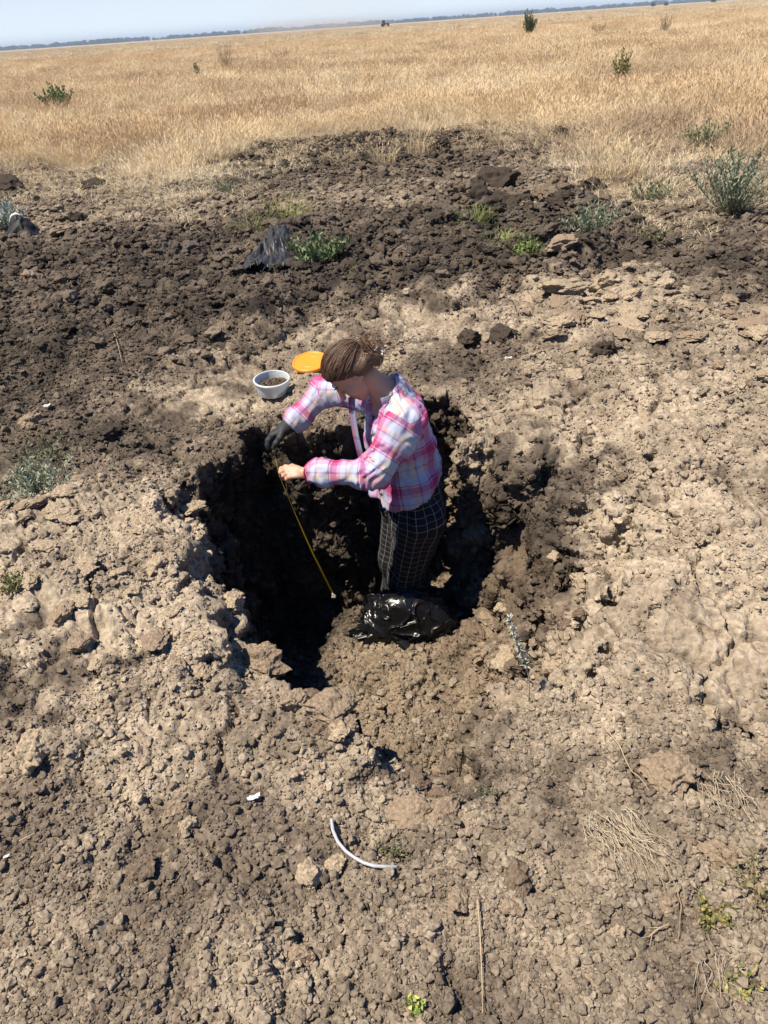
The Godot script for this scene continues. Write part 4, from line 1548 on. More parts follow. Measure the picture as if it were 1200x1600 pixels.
func build_bag() -> void:
	var at := ground_at(0.091, -2.743) + Vector3(0, 0.012, 0)
	print("bag ", at)
	var bag := thing("plastic_bag", "crumpled shiny black plastic bag lying on the pit floor", "bag", at)
	var n1 := FastNoiseLite.new()
	n1.seed = 91
	n1.noise_type = FastNoiseLite.TYPE_SIMPLEX_SMOOTH
	n1.fractal_type = FastNoiseLite.FRACTAL_NONE
	n1.frequency = 4.6
	var b := ico(6)
	for i in b.v.size():
		var d := b.v[i]
		var y := d.y
		var p := Vector3(d.x * 0.25, 0, d.z * 0.155)
		p.y = 0.215 * pow(maxf(0.0, y), 0.75) if y > 0 else y * 0.03
		# folds that run from the gathered neck at the left, and crumples across them
		var q := p + Vector3(0, 0, 0)
		var fold := pow(1.0 - minf(1.0, absf(n1.get_noise_3d(q.x * 0.55 + q.z * 0.4, q.y * 1.3, q.z * 1.5 - q.x * 0.3)) * 2.4), 4.0)
		var crease := pow(1.0 - minf(1.0, absf(n1.get_noise_3dv(q * 1.5 + Vector3(5, 2, 1))) * 2.6), 5.0)
		var fine := pow(1.0 - minf(1.0, absf(n1.get_noise_3dv(q * 3.3 + Vector3(1, 7, 3))) * 2.8), 5.0)
		var k := 0.016 * fold + 0.018 * crease + 0.006 * fine + 0.020 * n1.get_noise_3dv(q * 0.9)
		p += d * (k - 0.008)
		p.x += 0.03 * n_low.get_noise_3dv(d * 2.0)
		# slack skirt of film near the ground
		if y < 0.12:
			var out := 1.0 + 0.22 * n_mid.get_noise_2d(atan2(d.z, d.x) * 0.28 * 3.0, 4.0) + 0.08 * smoothstep(0.12, -0.2, y)
			p.x *= out
			p.z *= out
		b.v[i] = p
	b.smooth()
	put("film", b.mesh(), film(0.005, 0.005, 0.006, 0.27), bag)
	# rim of the open mouth: a raised fold of film across the back, and two corner ears
	b = MB.new()
	var cols := 60
	for i in cols:
		var f := i / float(cols - 1)
		var x := lerpf(-0.20, 0.19, f)
		var top := 0.155 - 0.10 * pow(absf(f - 0.35) * 1.5, 2.0) + 0.014 * n_mid.get_noise_1d(x * 4.0)
		for s in 6:
			var g := s / 5.0
			b.v.append(Vector3(x, top * (0.45 + 0.55 * g) + 0.008 * sin(f * 31 + g * 2), -0.085 - 0.03 * sin(f * PI) + 0.022 * g + 0.014 * n_mid.get_noise_2d(x * 5, g)))
	for i in cols - 1:
		for s in 5:
			var a := i * 6 + s
			b.tri(a, a + 1, a + 6)
			b.tri(a + 6, a + 1, a + 7)
	put("mouth_fold", b.mesh(), film(0.005, 0.005, 0.006, 0.32), bag)
	b = MB.new()
	for e in [[Vector3(0.20, 0.05, 0.06), Vector3(0.285, 0.005, 0.085), 0.07], [Vector3(-0.2, 0.10, -0.02), Vector3(-0.215, 0.17, -0.05), 0.06], [Vector3(-0.03, 0.03, 0.12), Vector3(0.0, 0.004, 0.19), 0.13], [Vector3(-0.20, 0.04, 0.05), Vector3(-0.27, 0.01, 0.07), 0.08]]:
		var a: Vector3 = e[0]
		var d: Vector3 = e[1] - a
		var s: Vector3 = d.cross(Vector3.UP + Vector3(0.3, 0, 0.2)).normalized() * e[2]
		var base := b.v.size()
		for i in 6:
			for j in 5:
				var f := i / 5.0
				var g := j / 4.0 - 0.5
				b.v.append(a + d * f + s * g * (1.0 - 0.75 * f) + Vector3.UP * (0.012 * cos(g * 9.0) * (1 - f * 0.5)))
		for i in 5:
			for j in 4:
				var q := base + i * 5 + j
				b.tri(q, q + 1, q + 5)
				b.tri(q + 5, q + 1, q + 6)
	put("corner_flap", b.mesh(), film(0.006, 0.006, 0.007, 0.35), bag)

func build_tape() -> void:
	var t := thing("measuring_tape", "yellow measuring tape stretched from the gloved hand to the pit floor", "tape", Vector3.ZERO)
	var pts := [Vector3(-0.480, 0.036, -2.990), Vector3(-0.459, 0.039, -2.880), Vector3(-0.437, -0.001, -2.780), Vector3(-0.401, -0.242, -2.840), Vector3(-0.355, -0.534, -2.920), Vector3(-0.291, -0.855, -3.000)]
	var curve := Curve3D.new()
	for i in pts.size():
		var tan: Vector3 = (pts[mini(i + 1, pts.size() - 1)] - pts[maxi(i - 1, 0)]) / 6.0
		curve.add_point(pts[i], -tan, tan)
	var total := curve.get_baked_length()
	var b := MB.new()
	var n := 120
	for i in n + 1:
		var f := i / float(n)
		var p := curve.sample_baked(total * f)
		var q := curve.sample_baked(minf(total, total * f + 0.01)) - curve.sample_baked(maxf(0.0, total * f - 0.01))
		# seen nearly edge-on at the top, turning to show its face lower down
		var view := (p - Vector3(0, 1.6, 0)).normalized()
		var flat := q.cross(Vector3(0.12, -0.45, -0.88)).normalized()
		var side := flat.rotated(q.normalized(), lerpf(1.15, 0.55, smoothstep(0.25, 0.9, f)))
		var bow := side.cross(q).normalized() * 0.0016
		for s in 5:
			var g := s / 4.0 - 0.5
			b.v.append(p + side * 0.0155 * g + bow * cos(g * 3.0))
			b.uv.append(Vector2(g + 0.5, f * total / 0.1))
			b.c.append(Color(1, 1, 1))
	for i in n:
		for s in 4:
			var a := i * 5 + s
			b.tri(a, a + 5, a + 1)
			b.tri(a + 1, a + 5, a + 6)
	var im := Image.create(64, 400, false, Image.FORMAT_RGB8)
	im.fill(Color(0.80, 0.68, 0.10))
	for k in 100:
		var len := 10
		if k % 5 == 0:
			len = 18
		if k % 10 == 0:
			len = 28
		im.fill_rect(Rect2i(0, k * 4, len, 1), Color(0.05, 0.05, 0.05))
		im.fill_rect(Rect2i(64 - len / 2, k * 4, len / 2, 1), Color(0.05, 0.05, 0.05))
	var m := StandardMaterial3D.new()
	m.albedo_texture = ImageTexture.create_from_image(im)
	m.roughness = 0.35
	put("blade", b.mesh(), m, t)
	var e: Vector3 = pts[5]
	b = MB.new()
	b.box(e + Vector3(-0.011, -0.006, -0.002), e + Vector3(0.011, 0.002, 0.001))
	b.box(e + Vector3(-0.011, -0.007, 0.001), e + Vector3(0.011, -0.005, 0.014))
	var hm := simple(0.6, 0.6, 0.6, 0.3)
	hm.metallic = 0.9
	put("hook", b.mesh(), hm, t)

func cloth(w: int, d: int, f: Callable) -> MB:
	var b := MB.new()
	for i in w + 1:
		for j in d + 1:
			b.v.append(f.call(i / float(w), j / float(d)))
	for i in w:
		for j in d:
			var a := i * (d + 1) + j
			b.tri(a, a + 1, a + d + 1)
			b.tri(a + d + 1, a + 1, a + d + 2)
	return b

func build_rags() -> void:
	# torn black rag over the spoil bank
	var lo := ground_at(-0.710, -5.515)
	var hi := ground_at(-0.716, -6.520)
	var t := thing("black_rag", "torn dark woven sack draped down the spoil bank behind the tub", "rag", lo)
	var dx := hi - lo
	var f := func(u: float, v: float) -> Vector3:
		var w := lerpf(0.30, 0.17, v) * (1.0 + 0.15 * sin(v * 7.0))
		var x := (u - 0.5) * 2.0 * w * 0.62 - 0.02 + 0.05 * v
		var p := Vector3(x, 0, 0) + dx * v * 0.95
		p.y = dx.y * v + 0.045 - 0.055 * pow(absf(u - 0.5) * 2.0, 4.0) + 0.02 * n_mid.get_noise_2d(u * 1.4, v * 1.4)
		p.y += 0.032 * maxf(0.0, sin(u * 6.0 + v * 4.5 + 2.0 * n_mid.get_noise_2d(u * 0.4, v * 0.4))) * (0.4 + 0.6 * sin(PI * u)) + 0.05 * n_mid.get_noise_2d(u * 0.5 + 3, v * 0.5) + 0.05 * exp(-pow((v - 0.48) / 0.1, 2.0)) * sin(PI * u)
		return p
	put("sheet", cloth(60, 60, f).mesh(), film(0.026, 0.026, 0.027, 0.5), t)
	var fr := MB.new()
	for k in 26:
		var u := rng.randf()
		var p: Vector3 = f.call(u, rng.randf_range(0.0, 0.05)) if k < 18 else f.call(rng.randf_range(0.1, 0.9), rng.randf_range(0.38, 0.45))
		var d := Vector3(rng.randf_range(-0.5, 0.5), rng.randf_range(-0.5, 0.1), 1.0).normalized() * rng.randf_range(0.03, 0.09)
		fr.tube(PackedVector3Array([p, p + d * 0.5 + Vector3(0, 0.008, 0), p + d]), PackedFloat32Array([0.003, 0.0026, 0.0015]), 3, Color(0.16, 0.16, 0.165) * rng.randf_range(0.3, 1.6), false)
	put("frayed_edge", fr.mesh(), tinted(0.6), t)
	# folded black sheet at the left edge
	lo = ground_at(-3.501, -8.083)
	var s := thing("black_sheet", "folded black plastic sheet with a pale upper edge at far left", "plastic sheet", lo)
	var h := func(u: float, v: float) -> Vector3:
		var x := lerpf(-0.22, 0.24, u)
		var ridge := 0.21 * exp(-pow((u - 0.5) / 0.30, 2.0)) + 0.03
		var a := v * 2.0 - 1.0
		var p := Vector3(x + 0.03 * a, ridge * (1.0 - pow(absf(a), 1.3)) - 0.02, a * 0.20)
		p += Vector3(1, 1, 1) * 0.022 * n_mid.get_noise_2d(u * 0.7, v * 0.7) + Vector3(0, 0.012, 0) * sin(u * 17.0 + v * 4.0)
		return p
	put("sheet", cloth(50, 40, h).mesh(), film(0.010, 0.010, 0.011, 0.65), s)
	var ed := MB.new()
	var pts := PackedVector3Array()
	var rad := PackedFloat32Array()
	for i in 20:
		pts.append(h.call(0.28 + 0.3 * i / 19.0, 0.49) + Vector3(0, 0.006, 0))
		rad.append(0.012 * sin(PI * (i + 1) / 21.0) + 0.003)
	ed.tube(pts, rad, 8)
	put("pale_edge", ed.mesh(), simple(0.66, 0.62, 0.54, 0.5), s)

func build_roots() -> void:
	var pal := [Color(0.38, 0.31, 0.22), Color(0.27, 0.21, 0.14), Color(0.46, 0.39, 0.29)]
	for a in [[Vector2(0.471, -1.010), Vector2(0.515, -0.896), 90, 0.07, "matted clump of dry pale roots in the right foreground"], [Vector2(0.739, -1.105), Vector2(0.763, -1.017), 40, 0.055, "smaller spray of dry pale roots near the right edge"], [Vector2(0.576, -0.732), Vector2(0.555, -0.620), 10, 0.05, "few long dry straws at the bottom right corner"]]:
		var at := ground_at(a[0].x, a[0].y)
		var to := ground_at(a[1].x, a[1].y)
		var t := thing("dry_roots", a[4], "roots", at, "dry roots in the foreground")
		var b := MB.new()
		for k in int(a[2]):
			var off: Vector3 = Vector3(rng.randf_range(-1, 1), 0, rng.randf_range(-0.6, 0.6)) * a[3]
			var dir: Vector3 = (to - at) * rng.randf_range(0.5, 1.1)
			dir += Vector3(rng.randf_range(-1, 1), 0, rng.randf_range(-1, 1)) * 0.025
			var p := PackedVector3Array()
			var r := PackedFloat32Array()
			var curl := rng.randf_range(-0.016, 0.016)
			for s in 7:
				var f := s / 6.0
				var q: Vector3 = at + off + dir * f + Vector3(curl * sin(f * 4.0 + k), 0, curl * sin(f * 5.0 + 1 + k) * 0.8)
				q.y = ground_at(q.x, q.z).y + 0.009 + 0.022 * sin(f * PI) * rng.randf_range(0.5, 1.1)
				p.append(q - at)
				r.append(0.00085 * (1.0 - 0.6 * f) * rng.randf_range(0.8, 1.3))
			b.tube(p, r, 4, pal[k % 3] * rng.randf_range(0.8, 1.1), false)
		put("strand", b.mesh(), tinted(0.85), t)
	# dry twigs
	for a in [["thin dry stem lying upright in the middle of the foreground", [Vector2(0.141, -0.866), Vector2(0.135, -0.787), Vector2(0.128, -0.714), Vector2(0.119, -0.649)], 0.0017], ["dry forked twig below the root clump", [Vector2(0.518, -0.786), Vector2(0.479, -0.770), Vector2(0.446, -0.757)], 0.0020],
			["long dry stalk hanging down from the root clump", [Vector2(0.540, -0.909), Vector2(0.557, -0.858), Vector2(0.558, -0.823), Vector2(0.520, -0.748)], 0.0018], ["thin twig curving over the pale crust right of the pit's front", [Vector2(0.530, -1.297), Vector2(0.552, -1.214), Vector2(0.559, -1.147), Vector2(0.580, -1.091)], 0.0016],
			["dry straw lying in the dark spoil left of the tub", [Vector2(-1.607, -4.574), Vector2(-1.519, -4.341), Vector2(-1.467, -4.180)], 0.003], ["pale bent stalk on the bare strip near the black clod", [Vector2(2.430, -11.173), Vector2(2.719, -11.674), Vector2(2.693, -11.167)], 0.008],
			["short pale straw in the lower left foreground", [Vector2(-0.915, -1.082), Vector2(-0.884, -1.100)], 0.0016], ["dry branching stalk below the field at right", [Vector2(3.059, -11.499), Vector2(3.525, -12.561), Vector2(4.054, -13.549)], 0.009]]:
		var t := thing("dry_twig", a[0], "twig", Vector3.ZERO, "dry twigs and stalks")
		var b := MB.new()
		var p := PackedVector3Array()
		var r := PackedFloat32Array()
		var q: Array = a[1]
		for i in (q.size() - 1) * 6 + 1:
			var k := mini(i / 6, q.size() - 2)
			var v: Vector2 = q[k].lerp(q[k + 1], i / 6.0 - k)
			p.append(ground_at(v.x, v.y) + Vector3(0, a[2] * 2.0 + 0.009, 0))
			r.append(a[2] * (1.0 - 0.5 * i / ((q.size() - 1) * 6.0)))
		for turn in 2:
			for i in range(1, p.size() - 1):
				p[i].y = maxf(p[i].y, (p[i - 1].y + p[i + 1].y) * 0.5)
		b.tube(p, r, 5, Color(0.30, 0.23, 0.15) * rng.randf_range(0.8, 1.4))
		if a[0].contains("forked") or a[0].contains("branching"):
			var m := p.size() / 2
			b.tube(PackedVector3Array([p[m], p[m] + (p[m + 3] - p[m]).rotated(Vector3.UP, 0.7) * 1.6]), PackedFloat32Array([a[2] * 0.7, a[2] * 0.3]), 4, Color(0.3, 0.23, 0.15))
			b.tube(PackedVector3Array([p[m - 3], p[m - 3] + (p[m] - p[m - 3]).rotated(Vector3.UP, -0.6) * 1.4]), PackedFloat32Array([a[2] * 0.7, a[2] * 0.3]), 4, Color(0.3, 0.23, 0.15))
		put("stem", b.mesh(), tinted(0.9), t)

# ---------------------------------------------------------------- the person
class Field:
	# tapered capsules joined by a smooth minimum
	var a := PackedVector3Array()
	var b := PackedVector3Array()
	var ra := PackedFloat32Array()
	var rb := PackedFloat32Array()
	var region := PackedInt32Array()
	var k := 0.03

	func add(p: Vector3, q: Vector3, r: float, s: float, reg := 0) -> void:
		a.append(p); b.append(q); ra.append(r); rb.append(s); region.append(reg)

	func at(p: Vector3) -> float:
		var d := 1e3
		for i in a.size():
			var pa := p - a[i]
			var ba := b[i] - a[i]
			var t := clampf(pa.dot(ba) / maxf(ba.length_squared(), 1e-9), 0.0, 1.0)
			var e := (pa - ba * t).length() - lerpf(ra[i], rb[i], t)
			if e - d > k:
				continue
			if d - e > k:
				d = e
				continue
			var h := 0.5 + 0.5 * (d - e) / k
			d = lerpf(d, e, h) - k * h * (1.0 - h)
		return d

	func nearest(p: Vector3) -> int:
		var d := 1e3
		var best := 0
		for i in a.size():
			var pa := p - a[i]
			var ba := b[i] - a[i]
			var t := clampf(pa.dot(ba) / maxf(ba.length_squared(), 1e-9), 0.0, 1.0)
			var e := (pa - ba * t).length() - lerpf(ra[i], rb[i], t)
			if e < d:
				d = e
				best = i
		return best

static func smin(a: float, b: float, k: float) -> float:
	var h := clampf(0.5 + 0.5 * (b - a) / k, 0.0, 1.0)
	return lerpf(b, a, h) - k * h * (1.0 - h)

func nets(mb: MB, lo: Vector3, hi: Vector3, cell_size: float, f: Callable) -> void:
	var nx := int(ceil((hi.x - lo.x) / cell_size / 4.0)) * 4
	var ny := int(ceil((hi.y - lo.y) / cell_size / 4.0)) * 4
	var nz := int(ceil((hi.z - lo.z) / cell_size / 4.0)) * 4
	var sx := nx + 1
	var sxy := (nx + 1) * (ny + 1)
	var val := PackedFloat32Array()
	val.resize(sxy * (nz + 1))
	val.fill(99.0)
	var vid := PackedInt32Array()
	vid.resize(sxy * (nz + 1))
	vid.fill(-1)
	var blocks := []
	for kz in range(0, nz, 4):
		for ky in range(0, ny, 4):
			for kx in range(0, nx, 4):
				var c := lo + Vector3(kx + 2, ky + 2, kz + 2) * cell_size
				if absf(f.call(c)) > cell_size * 5.5:
					continue
				blocks.append(Vector3i(kx, ky, kz))
				for z in range(kz, kz + 5):
					for y in range(ky, ky + 5):
						var o := z * sxy + y * sx
						for x in range(kx, kx + 5):
							if val[o + x] == 99.0:
								val[o + x] = f.call(lo + Vector3(x, y, z) * cell_size)
	var corner := [0, 1, sx, sx + 1, sxy, sxy + 1, sxy + sx, sxy + sx + 1]
	for q: Vector3i in blocks:
		for z in range(q.z, q.z + 4):
			for y in range(q.y, q.y + 4):
				for x in range(q.x, q.x + 4):
					var o := z * sxy + y * sx + x
					var neg := 0
					for e in 8:
						if val[o + corner[e]] < 0.0:
							neg += 1
					if neg == 0 or neg == 8:
						continue
					var sum := Vector3.ZERO
					var n := 0
					for e in 12:
						var i0: int
						var i1: int
						if e < 4:
							i0 = e * 2
							i1 = i0 + 1
						elif e < 8:
							i0 = (e - 4) + (2 if e >= 6 else 0)
							i1 = i0 + 2
						else:
							i0 = e - 8
							i1 = i0 + 4
						var v0 := val[o + corner[i0]]
						var v1 := val[o + corner[i1]]
						if (v0 < 0.0) == (v1 < 0.0):
							continue
						var t := v0 / (v0 - v1)
						var p0 := Vector3(i0 & 1, (i0 >> 1) & 1, i0 >> 2)
						var p1 := Vector3(i1 & 1, (i1 >> 1) & 1, i1 >> 2)
						sum += p0.lerp(p1, t)
						n += 1
					vid[o] = mb.v.size()
					mb.v.append(lo + (Vector3(x, y, z) + sum / n) * cell_size)
	for q: Vector3i in blocks:
		for z in range(q.z, q.z + 4):
			for y in range(q.y, q.y + 4):
				for x in range(q.x, q.x + 4):
					var o := z * sxy + y * sx + x
					var v0 := val[o]
					for ax in 3:
						var step: int = [1, sx, sxy][ax]
						var v1 := val[o + step]
						if (v0 < 0.0) == (v1 < 0.0) or v1 == 99.0:
							continue
						var s1: int = [sx, sxy, 1][ax]
						var s2: int = [sxy, 1, sx][ax]
						if o - s1 - s2 < 0:
							continue
						var a := vid[o]
						var b := vid[o - s1]
						var c := vid[o - s1 - s2]
						var d := vid[o - s2]
						if a < 0 or b < 0 or c < 0 or d < 0:
							continue
						if v0 < 0.0:
							mb.tri(a, c, b)
							mb.tri(a, d, c)
						else:
							mb.tri(a, b, c)
							mb.tri(a, c, d)

# gives every triangle of a garment the flat coordinates of the limb that it belongs to
func unwrap(mb: MB, f: Field, axes: Array) -> MB:
	var out := MB.new()
	var seen := {}
	for t in range(0, mb.ix.size(), 3):
		var mid := (mb.v[mb.ix[t]] + mb.v[mb.ix[t + 1]] + mb.v[mb.ix[t + 2]]) / 3.0
		var reg := f.region[f.nearest(mid)]
		var um := around(axes[reg], mid).x
		for e in 3:
			var i := mb.ix[t + e]
			var w := around(axes[reg], mb.v[i])
			var turns: float = axes[reg].turns
			var lap := roundf((um - w.x) / turns)
			w.x += lap * turns
			var key := i * 64 + reg * 8 + int(lap) + 3
			if not seen.has(key):
				seen[key] = out.v.size()
				out.v.append(mb.v[i])
				out.n.append(mb.n[i])
				out.uv.append(w)
			out.ix.append(seen[key])
	return out

func around(ax: Dictionary, p: Vector3) -> Vector2:
	# (turn round the limb, length along it), in repeats of the cloth
	var pts: PackedVector3Array = ax.line
	var best := 1e9
	var along := 0.0
	var run := 0.0
	var centre := pts[0]
	var dir := Vector3.UP
	for i in pts.size() - 1:
		var ba := pts[i + 1] - pts[i]
		var t := (p - pts[i]).dot(ba) / ba.length_squared()
		if i > 0:
			t = maxf(t, 0.0)
		if i < pts.size() - 2:
			t = minf(t, 1.0)
		var c := pts[i] + ba * t
		var d := (p - c).length_squared()
		if d < best:
			best = d
			centre = c
			dir = ba.normalized()
			along = run + t * ba.length()
		run += ba.length()
	var ref: Vector3 = ax.ref
	var u := (ref - dir * ref.dot(dir)).normalized()
	var w := dir.cross(u)
	var q := p - centre
	return Vector2(atan2(q.dot(w), q.dot(u)) / TAU * ax.turns, along / ax.period)

const PELVIS := Vector3(0.125, -0.22, -2.88)
const BELLY := Vector3(0.105, -0.05, -2.87)
const CHEST := Vector3(0.085, 0.12, -2.86)
const UPPER := Vector3(0.075, 0.235, -2.85)
const NECK := Vector3(0.052, 0.315, -2.84)
const SIDE := Vector3(0.30, 0.0, 0.954)
const FRONT := Vector3(-0.954, 0.0, 0.30)
const SH_L := Vector3(0.115, 0.262, -2.70)
const EL_L := Vector3(-0.035, 0.085, -2.60)
const WR_L := Vector3(-0.305, 0.066, -2.68)
const SH_R := Vector3(0.005, 0.262, -3.00)
const EL_R := Vector3(-0.235, 0.225, -3.13)
const WR_R := Vector3(-0.395, 0.105, -3.05)
const HIP_L := Vector3(0.155, -0.27, -2.79)
const HIP_R := Vector3(0.105, -0.27, -2.96)
const KNEE_L := Vector3(0.085, -0.63, -2.84)
const KNEE_R := Vector3(0.045, -0.64, -3.00)
const ANK_L := Vector3(0.085, -0.98, -2.95)
const ANK_R := Vector3(0.04, -0.98, -3.09)
const HEAD := Vector3(-0.098, 0.437, -2.815)
var hu := Vector3(-0.78, 0.60, 0.10).normalized()
var hf := Vector3.ZERO
var hl := Vector3.ZERO

func head_local(p: Vector3) -> Vector3:
	var q := (p - HEAD) / 0.93
	return Vector3(q.dot(hl), q.dot(hu), q.dot(hf))

func head_world(q: Vector3) -> Vector3:
	return HEAD + (hl * q.x + hu * q.y + hf * q.z) * 0.93

func ell(q: Vector3, c: Vector3, r: Vector3) -> float:
	var d := (q - c) / r
	var k0 := d.length()
	var k1 := (d / r).length()
	return k0 * (k0 - 1.0) / maxf(k1, 1e-6)

func head_sdf(p: Vector3) -> float:
	var q := head_local(p)
	var d := ell(q, Vector3(0, 0.03, -0.012), Vector3(0.075, 0.088, 0.094))
	d = smin(d, ell(q, Vector3(0, -0.045, 0.030), Vector3(0.057, 0.075, 0.060)), 0.025)
	d = smin(d, (q - Vector3(0, -0.102, 0.062)).length() - 0.020, 0.025)
	d = smin(d, ell(q, Vector3(0, 0.018, 0.078), Vector3(0.045, 0.010, 0.014)), 0.014)
	# nose
	var n0 := Vector3(0, 0.008, 0.088)
	var n1 := Vector3(0, -0.036, 0.110)
	var t := clampf((q - n0).dot(n1 - n0) / (n1 - n0).length_squared(), 0, 1)
	d = smin(d, (q - n0.lerp(n1, t)).length() - lerpf(0.007, 0.013, t), 0.010)
	# lips, cheeks, eye sockets and lids, ears
	d = smin(d, ell(q, Vector3(0, -0.064, 0.090), Vector3(0.023, 0.005, 0.008)), 0.006)
	d = smin(d, ell(q, Vector3(0, -0.074, 0.088), Vector3(0.020, 0.006, 0.008)), 0.006)
	var x := absf(q.x)
	d = smin(d, ell(Vector3(x, q.y, q.z), Vector3(0.042, -0.03, 0.058), Vector3(0.022, 0.022, 0.022)), 0.02)
	var eye := (Vector3(x, q.y, q.z) - Vector3(0.031, 0.002, 0.092)).length() - 0.013
	d = -smin(-d, eye + 0.0, 0.012)
	d = smin(d, ell(Vector3(x, q.y, q.z), Vector3(0.031, 0.0, 0.074), Vector3(0.014, 0.010, 0.012)), 0.004)
	d = smin(d, ell(Vector3(x, q.y, q.z), Vector3(0.079, -0.008, -0.012), Vector3(0.008, 0.031, 0.018)), 0.008)
	return d * 0.93

func hair_sdf(p: Vector3) -> float:
	var q := head_local(p)
	var d := ell(q, Vector3(0, 0.030, -0.018), Vector3(0.090, 0.103, 0.110))
	var ph := atan2(q.x, q.y - 0.01)
	d += 0.0022 * n_warp.get_noise_2d(ph * 6.0, q.z * 1.5) + 0.0012 * sin(ph * 46.0 + q.z * 20.0)
	# cut along the hairline
	d = maxf(d, (q.z * 0.90 - q.y + 0.004) / 1.35)
	# rolled mass swept to the bun at the back
	d = smin(d, ell(q, Vector3(0.02, -0.040, -0.112), Vector3(0.060, 0.052, 0.044)), 0.02)
	d = smin(d, ell(q, Vector3(0.05, -0.01, -0.06), Vector3(0.045, 0.03, 0.06)), 0.02)
	var w := n_warp.get_noise_3dv(q * 5.0)
	d += w * 0.004
	return d * 0.93

func hand(f: Field, wrist: Vector3, dir: Vector3, back: Vector3, thumb: Vector3, curl: PackedFloat32Array, grow: float) -> void:
	var s := 0.93
	for i in 4:
		var off := 0.028 - 0.019 * i
		var kn := wrist + (dir * (0.088 - 0.006 * absf(i - 1.0)) + thumb * off) * s + back * 0.004
		f.add(wrist + thumb * off * 0.55 * s + dir * 0.012, kn, 0.0135 * s + grow, 0.0105 * s + grow)
		var p := kn
		var d := dir
		var ln: float = [0.070, 0.078, 0.073, 0.057][i] * s
		for g in 3:
			var axis := d.cross(back).normalized() if g == 0 else d.cross(back).normalized()
			d = d.rotated(axis, -curl[i] * [0.8, 1.1, 0.8][g]).normalized()
			back = back.rotated(axis, -curl[i] * [0.8, 1.1, 0.8][g])
			var q: Vector3 = p + d * ln * [0.45, 0.31, 0.24][g]
			f.add(p, q, [0.0098, 0.0088, 0.0080][g] * s + grow, [0.0088, 0.0080, 0.0068][g] * s + grow)
			p = q
		for g in 3:
			var axis := d.cross(back).normalized()
			back = back.rotated(axis, curl[i] * [0.8, 1.1, 0.8][2 - g])
			d = d.rotated(axis, curl[i] * [0.8, 1.1, 0.8][2 - g])
	var t0 := wrist + (dir * 0.028 + thumb * 0.022) * s
	var t1 := t0 + (dir * 0.60 + thumb * 0.68 - back * 0.42).normalized() * 0.042 * s
	var t2 := t1 + (dir * 0.90 + thumb * 0.10 - back * 0.42).normalized() * 0.033 * s
	var t3 := t2 + (dir * 0.85 - thumb * 0.15 - back * 0.5).normalized() * 0.026 * s
	f.add(t0, t1, 0.0150 * s + grow, 0.0108 * s + grow)
	f.add(t1, t2, 0.0105 * s + grow, 0.0095 * s + grow)
	f.add(t2, t3, 0.0095 * s + grow, 0.0078 * s + grow)

func body_field(grow: float) -> Field:
	var f := Field.new()
	f.k = 0.045
	for s in [-1.0, 1.0]:
		f.add(PELVIS + SIDE * 0.065 * s, BELLY + SIDE * 0.060 * s, 0.112 + grow, 0.098 + grow)
		f.add(BELLY + SIDE * 0.060 * s, CHEST + SIDE * 0.065 * s, 0.098 + grow, 0.100 + grow)
		f.add(CHEST + SIDE * 0.065 * s, UPPER + SIDE * 0.070 * s, 0.100 + grow, 0.075 + grow)
		f.add(CHEST + SIDE * 0.065 * s + FRONT * 0.045 - Vector3.UP * 0.02, CHEST + SIDE * 0.07 * s + FRONT * 0.055 - Vector3.UP * 0.03, 0.062 + grow, 0.060 + grow)
	f.add(UPPER, NECK + Vector3(0.012, 0.008, -0.01), 0.085 + grow, 0.062 + grow)
	f.add(UPPER, SH_L, 0.070 + grow, 0.056 + grow)
	f.add(UPPER, SH_R, 0.070 + grow, 0.056 + grow)
	return f

func plaid() -> ImageTexture:
	# one repeat of a pink, white, pale blue and cream check
	var n := 256
	var im := Image.create(n, n, false, Image.FORMAT_RGB8)
	var bands := func(t: float) -> Array:
		# [colour, strength] across one repeat
		if t < 0.20: return [Color(0.80, 0.20, 0.47), 0.72]
		if t < 0.24: return [Color(0.95, 0.78, 0.86), 0.6]
		if t < 0.28: return [Color(0.76, 0.18, 0.44), 0.6]
		if t < 0.52: return [Color(0.82, 0.88, 0.96), 0.9]
		if t < 0.66: return [Color(0.97, 0.91, 0.80), 0.8]
		if t < 0.70: return [Color(0.72, 0.58, 0.80), 0.6]
		if t < 0.88: return [Color(0.84, 0.89, 0.96), 0.9]
		return [Color(0.93, 0.58, 0.72), 0.65]
	for y in n:
		for x in n:
			var a: Array = bands.call(x / float(n))
			var b: Array = bands.call(y / float(n))
			var wa: float = a[1]
			var wb: float = b[1]
			if (x + y) % 4 < 2:
				wa *= 1.35
			else:
				wb *= 1.35
			im.set_pixel(x, y, (a[0] * wa + b[0] * wb) * (1.0 / (wa + wb)))
	im.generate_mipmaps()
	return ImageTexture.create_from_image(im)

func grid_cloth() -> ImageTexture:
	var n := 256
	var im := Image.create(n, n, false, Image.FORMAT_RGB8)
	im.fill(Color(0.025, 0.025, 0.035))
	for k in 4:
		im.fill_rect(Rect2i(k * 64 + 20, 0, 5, n), Color(0.44, 0.44, 0.46))
		im.fill_rect(Rect2i(0, k * 64 + 20, n, 5), Color(0.44, 0.44, 0.46))
	for k in 4:
		for j in 4:
			im.fill_rect(Rect2i(k * 64 + 20, j * 64 + 20, 5, 5), Color(0.55, 0.55, 0.57))
	return ImageTexture.create_from_image(im)

